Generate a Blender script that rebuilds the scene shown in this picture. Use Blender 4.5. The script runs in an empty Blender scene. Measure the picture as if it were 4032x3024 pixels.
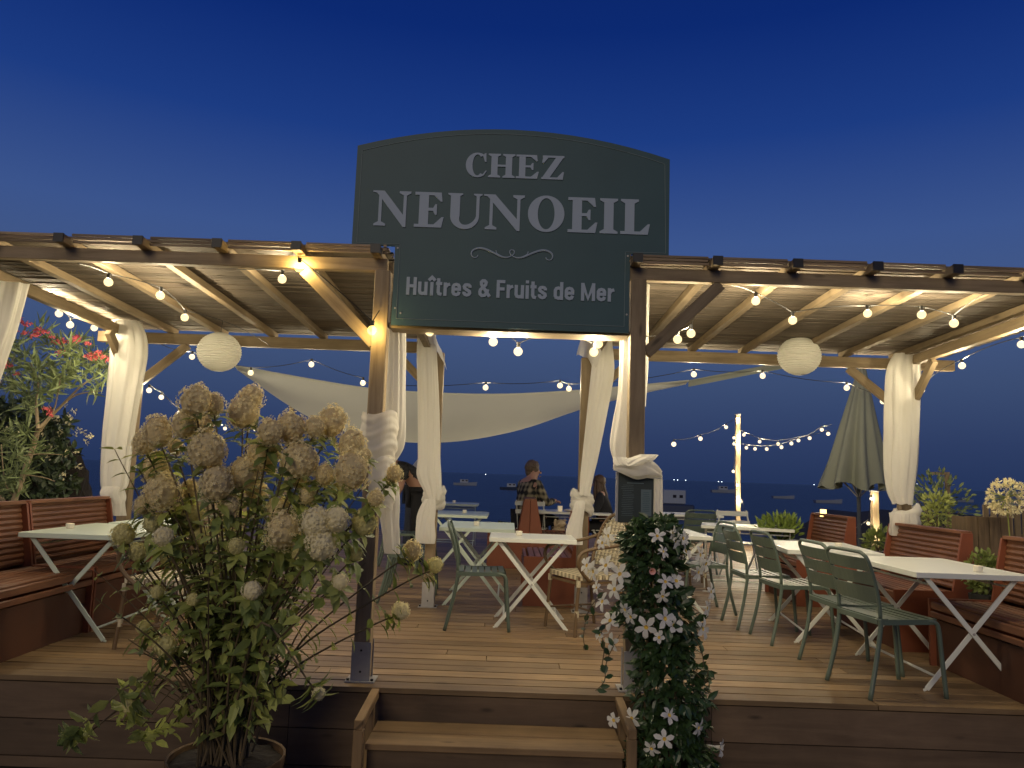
import bpy, math, random
from mathutils import Vector, Matrix, Quaternion
R = math.radians
scene = bpy.context.scene
rng = random.Random(7)

# ------------------------------------------------------------------ camera, world, lights, exposure
EYE = 1.23
PITCH, ROLL = R(6.7), R(2.0)
fw = Vector((0, math.cos(PITCH), math.sin(PITCH))); up0 = Vector((0, -math.sin(PITCH), math.cos(PITCH))); rt0 = Vector((1, 0, 0))
rt = rt0*math.cos(ROLL) + up0*math.sin(ROLL)
up = up0*math.cos(ROLL) - rt0*math.sin(ROLL)
cam = bpy.data.cameras.new('camera'); cam_o = bpy.data.objects.new('camera', cam); scene.collection.objects.link(cam_o)
cam.sensor_width = 36; cam.lens = 3028/4032*36; cam.clip_end = 20000; cam.clip_start = .05
m3 = Matrix((rt, up, -fw)).transposed()
cam_o.matrix_world = Matrix.Translation((0, 0, EYE)) @ m3.to_4x4()
scene.camera = cam_o
F = 3028.
def ray(px, py): return fw + rt*((px-2016)/F) + up*((1512-py)/F)
def at(px, py, Y):                       # point of the scene at depth Y seen at that place of the photograph
    d = ray(px, py); return Vector((0, 0, EYE)) + d*(Y/d.y)
def atX(px, py, X):
    d = ray(px, py); return Vector((0, 0, EYE)) + d*(X/d.x)

world = bpy.data.worlds.new('World'); scene.world = world; world.use_nodes = True
nt = world.node_tree; nt.nodes.clear(); N = nt.nodes.new
wo = N('ShaderNodeOutputWorld'); add = N('ShaderNodeAddShader'); b1 = N('ShaderNodeBackground'); b2 = N('ShaderNodeBackground')
sky = N('ShaderNodeTexSky'); sky.sky_type = 'NISHITA'; sky.sun_disc = False; sky.sun_elevation = R(-4); sky.sun_rotation = R(200)
b1.inputs[1].default_value = .05; nt.links.new(sky.outputs[0], b1.inputs[0])
tc = N('ShaderNodeTexCoord'); sp = N('ShaderNodeSeparateXYZ'); rp = N('ShaderNodeValToRGB')
nt.links.new(tc.outputs['Generated'], sp.inputs[0]); nt.links.new(sp.outputs[2], rp.inputs[0]); nt.links.new(rp.outputs[0], b2.inputs[0])
cr = rp.color_ramp
pts = [(0, (.018, .034, .098)), (.05, (.027, .047, .125)), (.12, (.044, .074, .168)), (.20, (.056, .097, .225)), (.29, (.043, .089, .262)), (.41, (.011, .044, .222)), (.52, (.003, .022, .165)), (.7, (.002, .012, .11)), (1, (.001, .006, .06))]
while len(cr.elements) < len(pts): cr.elements.new(.5)
for e, (p, c) in zip(cr.elements, pts): e.position = p; e.color = (*c, 1)
b2.inputs[1].default_value = 1.0
nt.links.new(b1.outputs[0], add.inputs[0]); nt.links.new(b2.outputs[0], add.inputs[1]); nt.links.new(add.outputs[0], wo.inputs[0])

front_fill = bpy.data.lights.new('front_fill', 'SUN'); front_fill.energy = .85; front_fill.angle = R(25); front_fill.color = (1, .83, .58)  # added warm fill, standing in for unseen lamps behind the camera
front_fill_o = bpy.data.objects.new('front_fill', front_fill); scene.collection.objects.link(front_fill_o)
front_fill_o.rotation_euler = Vector((-.25, -1, .42)).to_track_quat('Z', 'Y').to_euler()
scene.view_settings.view_transform = 'Standard'; scene.view_settings.look = 'None'
scene.view_settings.exposure = 0; scene.view_settings.gamma = 1
BULB = 470.
scene.cycles.use_denoising = True
scene.cycles.sample_clamp_indirect = 4
scene.cycles.max_bounces = 6; scene.cycles.transparent_max_bounces = 8

# ------------------------------------------------------------------ helpers
BASE = {}
def thing(name, label, cat, loc=(0, 0, 0), group=None, kind=None):
    o = bpy.data.objects.new(name, None); scene.collection.objects.link(o); o.location = loc
    o.empty_display_size = .1
    tag(o, label, cat, group, kind); BASE[o.name] = Vector(loc); return o
def tag(o, label=None, cat=None, group=None, kind=None):
    if label: o['label'] = label
    if cat: o['category'] = cat
    if group: o['group'] = group
    if kind: o['kind'] = kind
    return o
def copy_tree(o, parent=None):
    c = o.copy(); scene.collection.objects.link(c); c.parent = parent
    for ch in o.children: copy_tree(ch, c)
    return c
def place(proto, used, loc, rz=0, label=None, scale=None):
    o = copy_tree(proto) if used else proto
    o.location = loc; o.rotation_euler = (0, 0, rz)
    if scale: o.scale = scale
    if label: o['label'] = label
    return o
def V(*a): return Vector(a)
def perp(d):
    d = d.normalized(); a = V(0, 0, 1) if abs(d.z) < .9 else V(1, 0, 0)
    x = d.cross(a).normalized(); return x, x.cross(d).normalized()

class MB:
    def __init__(s): s.v = []; s.f = []; s.uv = []; s.t = []; s.m = []
    def face(s, pts, uvs=None, tint=.5, mi=0):
        i = len(s.v); s.v += [tuple(p) for p in pts]; s.f.append(list(range(i, i+len(pts))))
        s.uv.append(uvs or [(p[0], p[1]+p[2]) for p in pts]); s.t.append(tint); s.m.append(mi); return s
    def box(s, c, size, rot=None, tint=None, mi=0):
        c = Vector(c); hx, hy, hz = [a/2 for a in size]
        tint = rng.random() if tint is None else tint
        L = max(range(3), key=lambda k: size[k]); o = [k for k in range(3) if k != L]
        u0, v0 = rng.random()*20, rng.random()*20
        P = [Vector((x, y, z)) for x in (-hx, hx) for y in (-hy, hy) for z in (-hz, hz)]
        i = len(s.v); s.v += [tuple(c + (rot @ p if rot else p)) for p in P]
        for q in ((0, 1, 3, 2), (4, 6, 7, 5), (0, 4, 5, 1), (2, 3, 7, 6), (0, 2, 6, 4), (1, 5, 7, 3)):
            s.f.append([i+k for k in q]); s.uv.append([(u0+P[k][L], v0+P[k][o[0]]+P[k][o[1]]) for k in q]); s.t.append(tint); s.m.append(mi)
        return s
    def bar(s, p0, p1, w, h, upv=(0, 0, 1), tint=None, mi=0):
        p0, p1 = Vector(p0), Vector(p1); d = (p1-p0); n = d.normalized(); u = Vector(upv)
        if abs(n.dot(u)) > .98: u = V(0, 1, 0)
        x = n.cross(u).normalized(); z = x.cross(n).normalized()
        return s.box((p0+p1)/2, (d.length, w, h), Matrix((n, x, z)).transposed(), tint, mi)
    def tube(s, pts, r, n=6, cap=True, mi=0, tint=.5):
        pts = [Vector(p) for p in pts]; k = len(pts); rs = r if isinstance(r, (list, tuple)) else [r]*k
        i0 = len(s.v); prev = None; acc = 0; us = []
        for j, p in enumerate(pts):
            d = (pts[min(j+1, k-1)] - pts[max(j-1, 0)])
            if d.length < 1e-9: d = V(0, 0, 1)
            d.normalize()
            if prev is None: x, y = perp(d)
            else:
                x = prev - d*prev.dot(d)
                x = x.normalized() if x.length > 1e-5 else perp(d)[0]
                y = x.cross(d).normalized()
            prev = x
            if j: acc += (p-pts[j-1]).length
            us.append(acc)
            for a in range(n):
                t = 2*math.pi*a/n; s.v.append(tuple(p + x*math.cos(t)*rs[j] + y*math.sin(t)*rs[j]))
        for j in range(k-1):
            for a in range(n):
                b = (a+1) % n
                s.f.append([i0+j*n+a, i0+(j+1)*n+a, i0+(j+1)*n+b, i0+j*n+b])
                s.uv.append([(us[j], a/n), (us[j+1], a/n), (us[j+1], (a+1)/n), (us[j], (a+1)/n)]); s.t.append(tint); s.m.append(mi)
        if cap:
            for j, q in ((0, list(range(n))), (k-1, list(range(n))[::-1])):
                s.f.append([i0+j*n+a for a in q]); s.uv.append([(0, 0)]*n); s.t.append(tint); s.m.append(mi)
        return s
    def rings(s, rings, closed=True, cap=False, mi=0, tint=.5):
        i0 = len(s.v); n = len(rings[0])
        for r_ in rings: s.v += [tuple(p) for p in r_]
        for j in range(len(rings)-1):
            for a in range(n if closed else n-1):
                b = (a+1) % n
                s.f.append([i0+j*n+a, i0+j*n+b, i0+(j+1)*n+b, i0+(j+1)*n+a])
                s.uv.append([(a/n, j), ((a+1)/n, j), ((a+1)/n, j+1), (a/n, j+1)]); s.t.append(tint); s.m.append(mi)
        if cap:
            s.f.append([i0+a for a in range(n)][::-1]); s.uv.append([(0, 0)]*n); s.t.append(tint); s.m.append(mi)
            k = i0+(len(rings)-1)*n; s.f.append([k+a for a in range(n)]); s.uv.append([(0, 0)]*n); s.t.append(tint); s.m.append(mi)
        return s
    def ball(s, c, rx, ry=None, rz=None, nu=10, nv=7, jit=0, mi=0, tint=.5):
        ry = ry or rx; rz = rz or rx; c = Vector(c); rr = []
        for j in range(nv+1):
            t = math.pi*j/nv; ring = []
            for a in range(nu):
                p = 2*math.pi*a/nu; k = 1+rng.uniform(-jit, jit)
                q = max(math.sin(t), .02)
                ring.append(c+V(rx*q*math.cos(p)*k, ry*q*math.sin(p)*k, rz*math.cos(t)*k))
            rr.append(ring)
        return s.rings(rr[::-1], cap=True, mi=mi, tint=tint)
    def leaf(s, p, d, n, L, W, bend=.15, tint=None, mi=0):
        p = Vector(p); d = d.normalized(); x = d.cross(n)
        if x.length < 1e-4: x = perp(d)[0]
        x.normalize(); n = x.cross(d)
        b = p; t = p+d*L-n*bend*L; m = p+d*L*.32-n*bend*L*.05; q = p+d*L*.68-n*bend*L*.4
        i = len(s.v); s.v += [tuple(a) for a in (b, m+x*W*.48+n*W*.12, m, m-x*W*.48+n*W*.12, q+x*W*.40+n*W*.10, q, q-x*W*.40+n*W*.10, t)]
        tint = rng.random() if tint is None else tint
        s.f += [[i, i+2, i+1], [i, i+3, i+2], [i+1, i+2, i+5, i+4], [i+2, i+3, i+6, i+5], [i+4, i+5, i+7], [i+5, i+6, i+7]]
        s.uv += [[(0, 0)]*3]*2+[[(0, 0)]*4]*2+[[(0, 0)]*3]*2; s.t += [tint]*6; s.m += [mi]*6
        return s
    def build(s, name, mats, parent=None, smooth=False, bevel=0, loc=None, label=None):
        me = bpy.data.meshes.new(name); base = BASE.get(parent.name, Vector()) if parent else Vector()
        off = Vector(loc) if loc is not None else base
        me.from_pydata([tuple(Vector(v)-off) for v in s.v], [], s.f)
        uvl = me.uv_layers.new(name='UVMap'); flat = [c for f in s.uv for uv in f for c in uv]
        if len(flat) == len(uvl.data)*2: uvl.data.foreach_set('uv', flat)
        at_ = me.attributes.new('tint', 'FLOAT', 'FACE')
        if len(me.polygons) == len(s.t): at_.data.foreach_set('value', s.t)
        mats = mats if isinstance(mats, (list, tuple)) else [mats]
        for m in mats: me.materials.append(m)
        if len(me.polygons) == len(s.m): me.polygons.foreach_set('material_index', s.m)
        if smooth: me.polygons.foreach_set('use_smooth', [True]*len(me.polygons))
        me.validate(); me.update()
        o = bpy.data.objects.new(name, me); scene.collection.objects.link(o)
        if parent: o.parent = parent; o.location = off-base; BASE[o.name] = off
        else: o.location = off; BASE[o.name] = off
        if bevel:
            bm = o.modifiers.new('bevel', 'BEVEL'); bm.width = bevel; bm.segments = 1; bm.limit_method = 'ANGLE'
        if label: o['label'] = label
        return o

def single(mb, name, mats, label, cat, group=None, kind=None, loc=None, **k):
    vs = mb.v
    if loc is None:
        loc = (sum(v[0] for v in vs)/len(vs), sum(v[1] for v in vs)/len(vs), min(v[2] for v in vs))
    return tag(mb.build(name, mats, None, loc=loc, **k), label, cat, group, kind)

def smoothpath(pts, k=6):
    pts = [Vector(p) for p in pts]; out = []
    for i in range(len(pts)-1):
        a, b, c, d = pts[max(i-1, 0)], pts[i], pts[i+1], pts[min(i+2, len(pts)-1)]
        for j in range(k):
            t = j/k
            out.append(.5*((2*b)+(-a+c)*t+(2*a-5*b+4*c-d)*t*t+(-a+3*b-3*c+d)*t**3))
    return out+[pts[-1]]

# ------------------------------------------------------------------ materials
def mat(name): 
    m = bpy.data.materials.new(name); m.use_nodes = True; t = m.node_tree
    return m, t, t.nodes['Principled BSDF']
def plain(name, col, rough=.6, metal=0, var=.15, noise=12, bump=0, spec=.5, trans=0, transcol=None):
    m, t, b = mat(name); nn = t.nodes.new; lk = t.links.new
    b.inputs['Roughness'].default_value = rough; b.inputs['Metallic'].default_value = metal; b.inputs['Specular IOR Level'].default_value = spec
    tc = nn('ShaderNodeTexCoord'); no = nn('ShaderNodeTexNoise'); no.inputs['Scale'].default_value = noise; no.inputs['Detail'].default_value = 5
    lk(tc.outputs['Object'], no.inputs['Vector'])
    at = nn('ShaderNodeAttribute'); at.attribute_name = 'tint'
    ad = nn('ShaderNodeMath'); ad.operation = 'ADD'; lk(no.outputs[0], ad.inputs[0]); lk(at.outputs['Fac'], ad.inputs[1])
    mr = nn('ShaderNodeMapRange'); mr.inputs[1].default_value = .3; mr.inputs[2].default_value = 1.7; mr.inputs[3].default_value = 1-var; mr.inputs[4].default_value = 1+var
    lk(ad.outputs[0], mr.inputs[0])
    mx = nn('ShaderNodeVectorMath'); mx.operation = 'SCALE'; mx.inputs[0].default_value = col; lk(mr.outputs[0], mx.inputs['Scale'])
    lk(mx.outputs[0], b.inputs['Base Color'])
    if bump:
        bp = nn('ShaderNodeBump'); bp.inputs['Strength'].default_value = bump; bp.inputs['Distance'].default_value = .01
        lk(no.outputs[0], bp.inputs['Height']); lk(bp.outputs[0], b.inputs['Normal'])
    if trans:
        tr = nn('ShaderNodeBsdfTranslucent'); ms = nn('ShaderNodeMixShader'); ms.inputs[0].default_value = trans
        if transcol: tr.inputs[0].default_value = (*transcol, 1)
        else: lk(mx.outputs[0], tr.inputs[0])
        out = t.nodes['Material Output']; lk(b.outputs[0], ms.inputs[1]); lk(tr.outputs[0], ms.inputs[2]); lk(ms.outputs[0], out.inputs[0])
    return m
def wood(name, c1, c2, rough=.65, su=2.2, sv=26, knots=True, var=.22, bump=.25, spec=.35):
    m, t, b = mat(name); nn = t.nodes.new; lk = t.links.new
    b.inputs['Roughness'].default_value = rough; b.inputs['Specular IOR Level'].default_value = spec
    uv = nn('ShaderNodeUVMap'); mp = nn('ShaderNodeMapping'); mp.inputs['Scale'].default_value = (su, sv, 1); lk(uv.outputs[0], mp.inputs[0])
    no = nn('ShaderNodeTexNoise'); no.inputs['Scale'].default_value = 1; no.inputs['Detail'].default_value = 6; no.inputs['Roughness'].default_value = .65; no.inputs['Distortion'].default_value = .4; lk(mp.outputs[0], no.inputs[0])
    rp = nn('ShaderNodeValToRGB'); rp.color_ramp.elements[0].position = .3; rp.color_ramp.elements[1].position = .72
    rp.color_ramp.elements[0].color = (*c1, 1); rp.color_ramp.elements[1].color = (*c2, 1); lk(no.outputs[0], rp.inputs[0])
    at = nn('ShaderNodeAttribute'); at.attribute_name = 'tint'
    mr = nn('ShaderNodeMapRange'); mr.inputs[3].default_value = 1-var; mr.inputs[4].default_value = 1+var; lk(at.outputs['Fac'], mr.inputs[0])
    mx = nn('ShaderNodeVectorMath'); mx.operation = 'SCALE'; lk(rp.outputs[0], mx.inputs[0]); lk(mr.outputs[0], mx.inputs['Scale'])
    last = mx.outputs[0]
    tc = nn('ShaderNodeTexCoord'); n2 = nn('ShaderNodeTexNoise'); n2.inputs['Scale'].default_value = 1.7; n2.inputs['Detail'].default_value = 5; n2.inputs['Roughness'].default_value = .6; lk(tc.outputs['Object'], n2.inputs['Vector'])
    r2 = nn('ShaderNodeMapRange'); r2.inputs[1].default_value = .3; r2.inputs[2].default_value = .7; r2.inputs[3].default_value = .72; r2.inputs[4].default_value = 1.15; lk(n2.outputs[0], r2.inputs[0])
    m4 = nn('ShaderNodeVectorMath'); m4.operation = 'SCALE'; lk(last, m4.inputs[0]); lk(r2.outputs[0], m4.inputs['Scale']); last = m4.outputs[0]
    if knots:
        m2 = nn('ShaderNodeMapping'); m2.inputs['Scale'].default_value = (2.6, 9, 1); lk(uv.outputs[0], m2.inputs[0])
        vo = nn('ShaderNodeTexVoronoi'); vo.inputs['Scale'].default_value = 1.1; lk(m2.outputs[0], vo.inputs['Vector'])
        kr = nn('ShaderNodeMapRange'); kr.inputs[1].default_value = .05; kr.inputs[2].default_value = .16; kr.inputs[3].default_value = .45; kr.inputs[4].default_value = 1; lk(vo.outputs['Distance'], kr.inputs[0])
        m3_ = nn('ShaderNodeVectorMath'); m3_.operation = 'SCALE'; lk(last, m3_.inputs[0]); lk(kr.outputs[0], m3_.inputs['Scale']); last = m3_.outputs[0]
    lk(last, b.inputs['Base Color'])
    bp = nn('ShaderNodeBump'); bp.inputs['Strength'].default_value = bump; bp.inputs['Distance'].default_value = .004; lk(no.outputs[0], bp.inputs['Height']); lk(bp.outputs[0], b.inputs['Normal'])
    return m
def emit(name, col, s):
    m, t, b = mat(name); b.inputs['Base Color'].default_value = (.8, .7, .5, 1)
    b.inputs['Emission Color'].default_value = (*col, 1); b.inputs['Emission Strength'].default_value = s; return m

def voile():
    m = plain('white_voile', (.86, .84, .78), .8, var=.05, noise=5, trans=.45); t = m.node_tree; out = t.nodes['Material Output']; src = out.inputs[0].links[0].from_socket
    tr = t.nodes.new('ShaderNodeBsdfTransparent'); mx = t.nodes.new('ShaderNodeMixShader'); mx.inputs[0].default_value = .2
    tc = t.nodes.new('ShaderNodeTexCoord'); mp = t.nodes.new('ShaderNodeMapping'); mp.inputs['Scale'].default_value = (55, 55, 7); no = t.nodes.new('ShaderNodeTexNoise'); no.inputs['Scale'].default_value = 1; no.inputs['Detail'].default_value = 4
    bp = t.nodes.new('ShaderNodeBump'); bp.inputs['Strength'].default_value = .35; bp.inputs['Distance'].default_value = .012
    t.links.new(tc.outputs['Object'], mp.inputs[0]); t.links.new(mp.outputs[0], no.inputs['Vector']); t.links.new(no.outputs[0], bp.inputs['Height']); t.links.new(bp.outputs[0], t.nodes['Principled BSDF'].inputs['Normal'])
    t.links.new(src, mx.inputs[1]); t.links.new(tr.outputs[0], mx.inputs[2]); t.links.new(mx.outputs[0], out.inputs[0]); return m
def globe(name, col, s):
    m = bpy.data.materials.new(name); m.use_nodes = True; t = m.node_tree; t.nodes.clear()
    o = t.nodes.new('ShaderNodeOutputMaterial'); a = t.nodes.new('ShaderNodeAddShader'); tr = t.nodes.new('ShaderNodeBsdfTransparent'); e = t.nodes.new('ShaderNodeEmission')
    e.inputs[0].default_value = (*col, 1); e.inputs[1].default_value = s; t.links.new(tr.outputs[0], a.inputs[0]); t.links.new(e.outputs[0], a.inputs[1]); t.links.new(a.outputs[0], o.inputs[0])
    m.cycles.emission_sampling = 'NONE'; return m
M = {}
M['edge'] = None
M['pine'] = wood('pine_beams', (.18, .13, .075), (.30, .23, .14))
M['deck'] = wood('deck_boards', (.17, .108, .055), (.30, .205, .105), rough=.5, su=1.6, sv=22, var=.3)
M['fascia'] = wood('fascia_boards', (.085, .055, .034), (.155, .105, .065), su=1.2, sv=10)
M['step'] = wood('step_boards', (.17, .11, .055), (.29, .19, .095), su=1.5, sv=18)
M['thatch'] = wood('reed_roofing', (.10, .080, .058), (.185, .148, .112), su=1.2, sv=55, knots=False, bump=.6, rough=.8)
M['redwood'] = wood('red_stained_wood', (.12, .052, .028), (.26, .115, .060), rough=.45, su=2, sv=20, knots=False)
M['redpaint'] = plain('red_painted_panel', (.19, .055, .024), .5, var=.3, noise=6)
M['box'] = wood('weathered_planks', (.10, .07, .04), (.2, .14, .08))
M['green'] = plain('green_painted_metal', (.095, .128, .102), .38, var=.12, spec=.5)
M['white'] = plain('white_painted_metal', (.68, .70, .64), .35, var=.06)
M['mint'] = plain('pale_green_metal', (.50, .58, .50), .35, var=.08)
M['steel'] = plain('galvanised_steel', (.37, .36, .35), .55, metal=.1, var=.2, noise=30)
M['black'] = plain('black_rubber', (.012, .012, .013), .5)
M['cable'] = plain('dark_cable', (.02, .02, .02), .5)
M['curtain'] = voile()
M['paper'] = plain('rice_paper', (.90, .89, .82), .8, var=.05, trans=.45)
M['sail'] = plain('beige_sailcloth', (.47, .47, .40), .8, var=.08, noise=3, trans=.35)
M['parasol'] = plain('olive_parasol_cloth', (.21, .225, .18), .85, var=.15, noise=4)
M['sign'] = plain('slate_sign_panel', (.038, .086, .100), .5, var=.2, noise=3, spec=.3)
M['slate'] = plain('dark_menu_slate', (.030, .042, .040), .4, var=.1)
M['letter'] = plain('grey_lettering', (.31, .38, .46), .6, var=.05)
M['line'] = plain('thin_grey_line', (.13, .18, .19), .6)
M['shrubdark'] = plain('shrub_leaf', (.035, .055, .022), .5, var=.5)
M['wicker'] = plain('cream_wicker', (.50, .44, .30), .6, var=.45, noise=90)
M['rattan'] = plain('brown_rattan', (.14, .09, .045), .45, var=.3)
M['leafdark'] = plain('dark_leaf', (.22, .275, .08), .45, var=.5, trans=.4)
M['leaf'] = plain('green_leaf', (.42, .46, .13), .5, var=.45, trans=.45)
M['leafo'] = plain('long_green_leaf', (.19, .24, .10), .5, var=.5, trans=.3)
M['leafy'] = plain('yellow_green_leaf', (.22, .30, .06), .5, var=.4, trans=.35)
M['stem'] = plain('brown_stem', (.11, .08, .04), .7, var=.3)
M['branch'] = plain('pale_branch', (.26, .20, .12), .7, var=.3)
M['tanbloom'] = plain('faded_tan_petals', (.94, .84, .52), .8, var=.3, trans=.5)
M['tancore'] = plain('bloom_heart', (.72, .60, .33), .9, var=.3, trans=.3)
M['whitebloom'] = plain('white_petals', (.88, .80, .50), .8, var=.12, trans=.25)
M['limebloom'] = plain('lime_petals', (.74, .68, .32), .8, var=.3, trans=.3)
M['petal'] = plain('white_trumpet_petals', (.86, .85, .78), .6, var=.12, trans=.35)
M['throat'] = plain('yellow_throat', (.7, .5, .1), .6)
M['pinkbud'] = plain('pink_bud', (.75, .42, .36), .6)
M['redflower'] = plain('red_petals', (.60, .11, .12), .6, var=.4, trans=.3)
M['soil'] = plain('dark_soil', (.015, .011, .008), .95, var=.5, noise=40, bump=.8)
M['ground'] = plain('gravel_ground', (.06, .05, .04), .95, var=.35, noise=20, bump=.5)
M['rock'] = plain('dark_bank', (.03, .032, .03), .95, var=.5, noise=2)
M['skin'] = plain('skin', (.45, .25, .17), .55, var=.05)
M['hairb'] = plain('brown_hair', (.075, .045, .025), .6, var=.3, noise=60)
M['hairg'] = plain('greying_brown_hair', (.12, .085, .055), .6, var=.3, noise=60)
M['darkcloth'] = plain('dark_cloth', (.018, .018, .022), .9, var=.3)
M['greycloth'] = plain('grey_cloth', (.42, .42, .42), .9, var=.1)
M['bluejean'] = plain('blue_grey_cloth', (.06, .07, .09), .9, var=.2)
M['pattern'] = plain('patterned_dark_cloth', (.09, .09, .09), .9, var=.95, noise=22)
M['cream'] = plain('cream_ceramic', (.72, .68, .58), .35, var=.05)
M['fur'] = plain('cream_fur', (.62, .5, .33), .9, var=.25, noise=40)
M['boatw'] = plain('boat_white', (.22, .26, .34), .5)
M['panel'] = plain('dark_red_panel', (.10, .036, .016), .6, var=.3, noise=6)
M['pot'] = wood('stave_pot', (.05, .03, .015), (.20, .12, .055), su=18, sv=1, knots=False)
M['climber'] = plain('glossy_dark_leaf', (.035, .07, .025), .35, var=.5, trans=.15)
M['boatd'] = plain('boat_dark', (.03, .045, .09), .4)
M['glassd'] = plain('dark_window', (.02, .02, .03), .15)
M['bulb'] = globe('lit_bulb', (1, .80, .42), .75)
M['bulbfar'] = globe('lit_far_bulb', (1, .82, .5), .8)
M['bulbhot'] = globe('lit_spot_bulb', (1, .66, .16), 1.2)
M['edge'] = wood('roof_edge_laths', (.17, .12, .075), (.36, .27, .18), su=1.5, sv=30, knots=False)
M['lamp'] = emit('lit_table_lamp', (1, .62, .2), 3.2)
M['candle'] = emit('candle_glass', (1, .8, .5), .25)
M['phone'] = emit('phone_screen', (.8, .9, 1), 2.5)
M['shorelight'] = emit('shore_light', (.8, .9, 1), 6)
def glassmat():
    m, t, b = mat('clear_glass'); b.inputs['Transmission Weight'].default_value = 1; b.inputs['Roughness'].default_value = .03; b.inputs['IOR'].default_value = 1.35; return m
M['glass'] = glassmat()
def plaid():
    m, t, b = mat('plaid_shirt'); nn = t.nodes.new; lk = t.links.new
    tc = nn('ShaderNodeTexCoord'); last = None
    for ax, sc in (('X', 9), ('Z', 8), ('Y', 9)):
        w = nn('ShaderNodeTexWave'); w.bands_direction = ax; w.inputs['Scale'].default_value = sc/2; w.inputs['Distortion'].default_value = 1.2; lk(tc.outputs['Object'], w.inputs[0])
        if last is None: last = w.outputs['Fac']
        else:
            a = nn('ShaderNodeMath'); a.operation = 'ADD'; lk(last, a.inputs[0]); lk(w.outputs['Fac'], a.inputs[1]); last = a.outputs[0]
    r = nn('ShaderNodeValToRGB'); e = r.color_ramp.elements; e[0].position = .33; e[0].color = (.012, .012, .010, 1); e[1].position = .78; e[1].color = (.30, .26, .16, 1)
    mr = nn('ShaderNodeMath'); mr.operation = 'DIVIDE'; mr.inputs[1].default_value = 3; lk(last, mr.inputs[0]); lk(mr.outputs[0], r.inputs[0]); lk(r.outputs[0], b.inputs['Base Color']); b.inputs['Roughness'].default_value = .9
    return m
M['plaid'] = plaid()
def seamat():
    m, t, b = mat('sea_water'); nn = t.nodes.new; lk = t.links.new
    b.inputs['Base Color'].default_value = (.008, .012, .024, 1); b.inputs['Roughness'].default_value = .3; b.inputs['IOR'].default_value = 1.33
    tc = nn('ShaderNodeTexCoord'); mp = nn('ShaderNodeMapping'); mp.inputs['Scale'].default_value = (.25, 1.2, 1); lk(tc.outputs['Object'], mp.inputs[0])
    no = nn('ShaderNodeTexNoise'); no.inputs['Scale'].default_value = 1.1; no.inputs['Detail'].default_value = 7; lk(mp.outputs[0], no.inputs[0])
    bp = nn('ShaderNodeBump'); bp.inputs['Strength'].default_value = .9; bp.inputs['Distance'].default_value = .35; lk(no.outputs[0], bp.inputs['Height']); lk(bp.outputs[0], b.inputs['Normal'])
    return m
M['sea'] = seamat()
# ------------------------------------------------------------------ setting: ground, sea, bank, deck
def sheet(name, x0, x1, y0, y1, z, m, nx=1, ny=1, amp=0):
    b = MB(); g = [[V(x0+(x1-x0)*i/nx, y0+(y1-y0)*j/ny, z+(rng.uniform(-amp, amp) if amp else 0)) for i in range(nx+1)] for j in range(ny+1)]
    b.rings(g, closed=False)
    return tag(b.build(name, m, None, loc=(0, 0, 0)), kind='structure')
sheet('ground', -90, 90, -60, 18, -.52, M['ground'])
sheet('sea', -9000, 9000, 17.5, 14000, -1.5, M['sea'])
# dark shore bank at the right
b = MB(); rr = []
for j in range(9):
    y = 19+j*1.5; ring = []
    for i in range(40):
        x = 6.5+i*1.1; edge = min(1, max(0, (x-6.5-.25*(y-19))/2.2)); e2 = math.sin(math.pi*j/8)
        ring.append(V(x, y, -1.6+2.05*edge*e2**.6+rng.uniform(-.14, .14)*edge))
    rr.append(ring)
b.rings(rr, closed=False); tag(b.build('shore_bank', M['rock'], None, loc=(0, 0, 0), smooth=True), kind='structure')

DY0, DY1 = 4.55, 16.3
b = MB(); y = DY0; row = 0
while y < DY1:
    w = .142; xl, xr = (-4.1, 3.95) if y < 9.2 else (-5.2, 6.6)
    x = xl
    while x < xr:
        L = min(rng.choice((2.4, 3.0, 3.6, 4.2))*(1 if x > xl else rng.uniform(.3, 1)), xr-x)
        t = rng.random()
        # each board: two flats with a groove between
        b.box((x+L/2, y+w/2-.006, -.014+rng.uniform(-.0012, .0008)), (L-.006, w-.012, .028), tint=t)
        x += L
    y += w+.002; row += 1
deck = b.build('deck', M['deck'], None, loc=(0, 0, 0)); tag(deck, kind='structure')
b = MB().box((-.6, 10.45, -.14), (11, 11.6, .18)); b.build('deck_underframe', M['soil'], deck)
b = MB()
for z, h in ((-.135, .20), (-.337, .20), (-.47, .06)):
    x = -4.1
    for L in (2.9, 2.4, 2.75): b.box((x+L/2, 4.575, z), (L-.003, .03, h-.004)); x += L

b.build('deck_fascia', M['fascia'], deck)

# ------------------------------------------------------------------ steps
st = thing('wooden_steps', 'wooden entrance steps with low side rails in front of the deck', 'steps', (-.02, 4.3, -.52))
SX0, SX1 = -.735, .69
for zt in (-.17, -.345):
    y1 = 4.53 if zt > -.2 else 4.14
    b = MB()
    y1b = y1-.002
    b.box(((SX0+SX1)/2, y1b-.095, zt-.016), (SX1-SX0-.09, .182, .032)); b.box(((SX0+SX1)/2, y1b-.29, zt-.016), (SX1-SX0-.09, .182, .032))
    b.build('tread', M['step'], st, bevel=.003)
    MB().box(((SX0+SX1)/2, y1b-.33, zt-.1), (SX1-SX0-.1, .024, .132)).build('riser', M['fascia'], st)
for x in (SX0+.02, SX1-.02):
    b = MB()
    b.bar((x, 4.55, -.03), (x, 4.06, -.055), .045, .05)
    b.box((x, 4.085, -.29), (.05, .05, .42)); b.box((x, 4.42, -.27), (.04, .05, .42))
    b.box((x, 4.25, -.44), (.03, .30, .12))
    b.build('side_rail', M['step'], st, bevel=.004)

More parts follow.
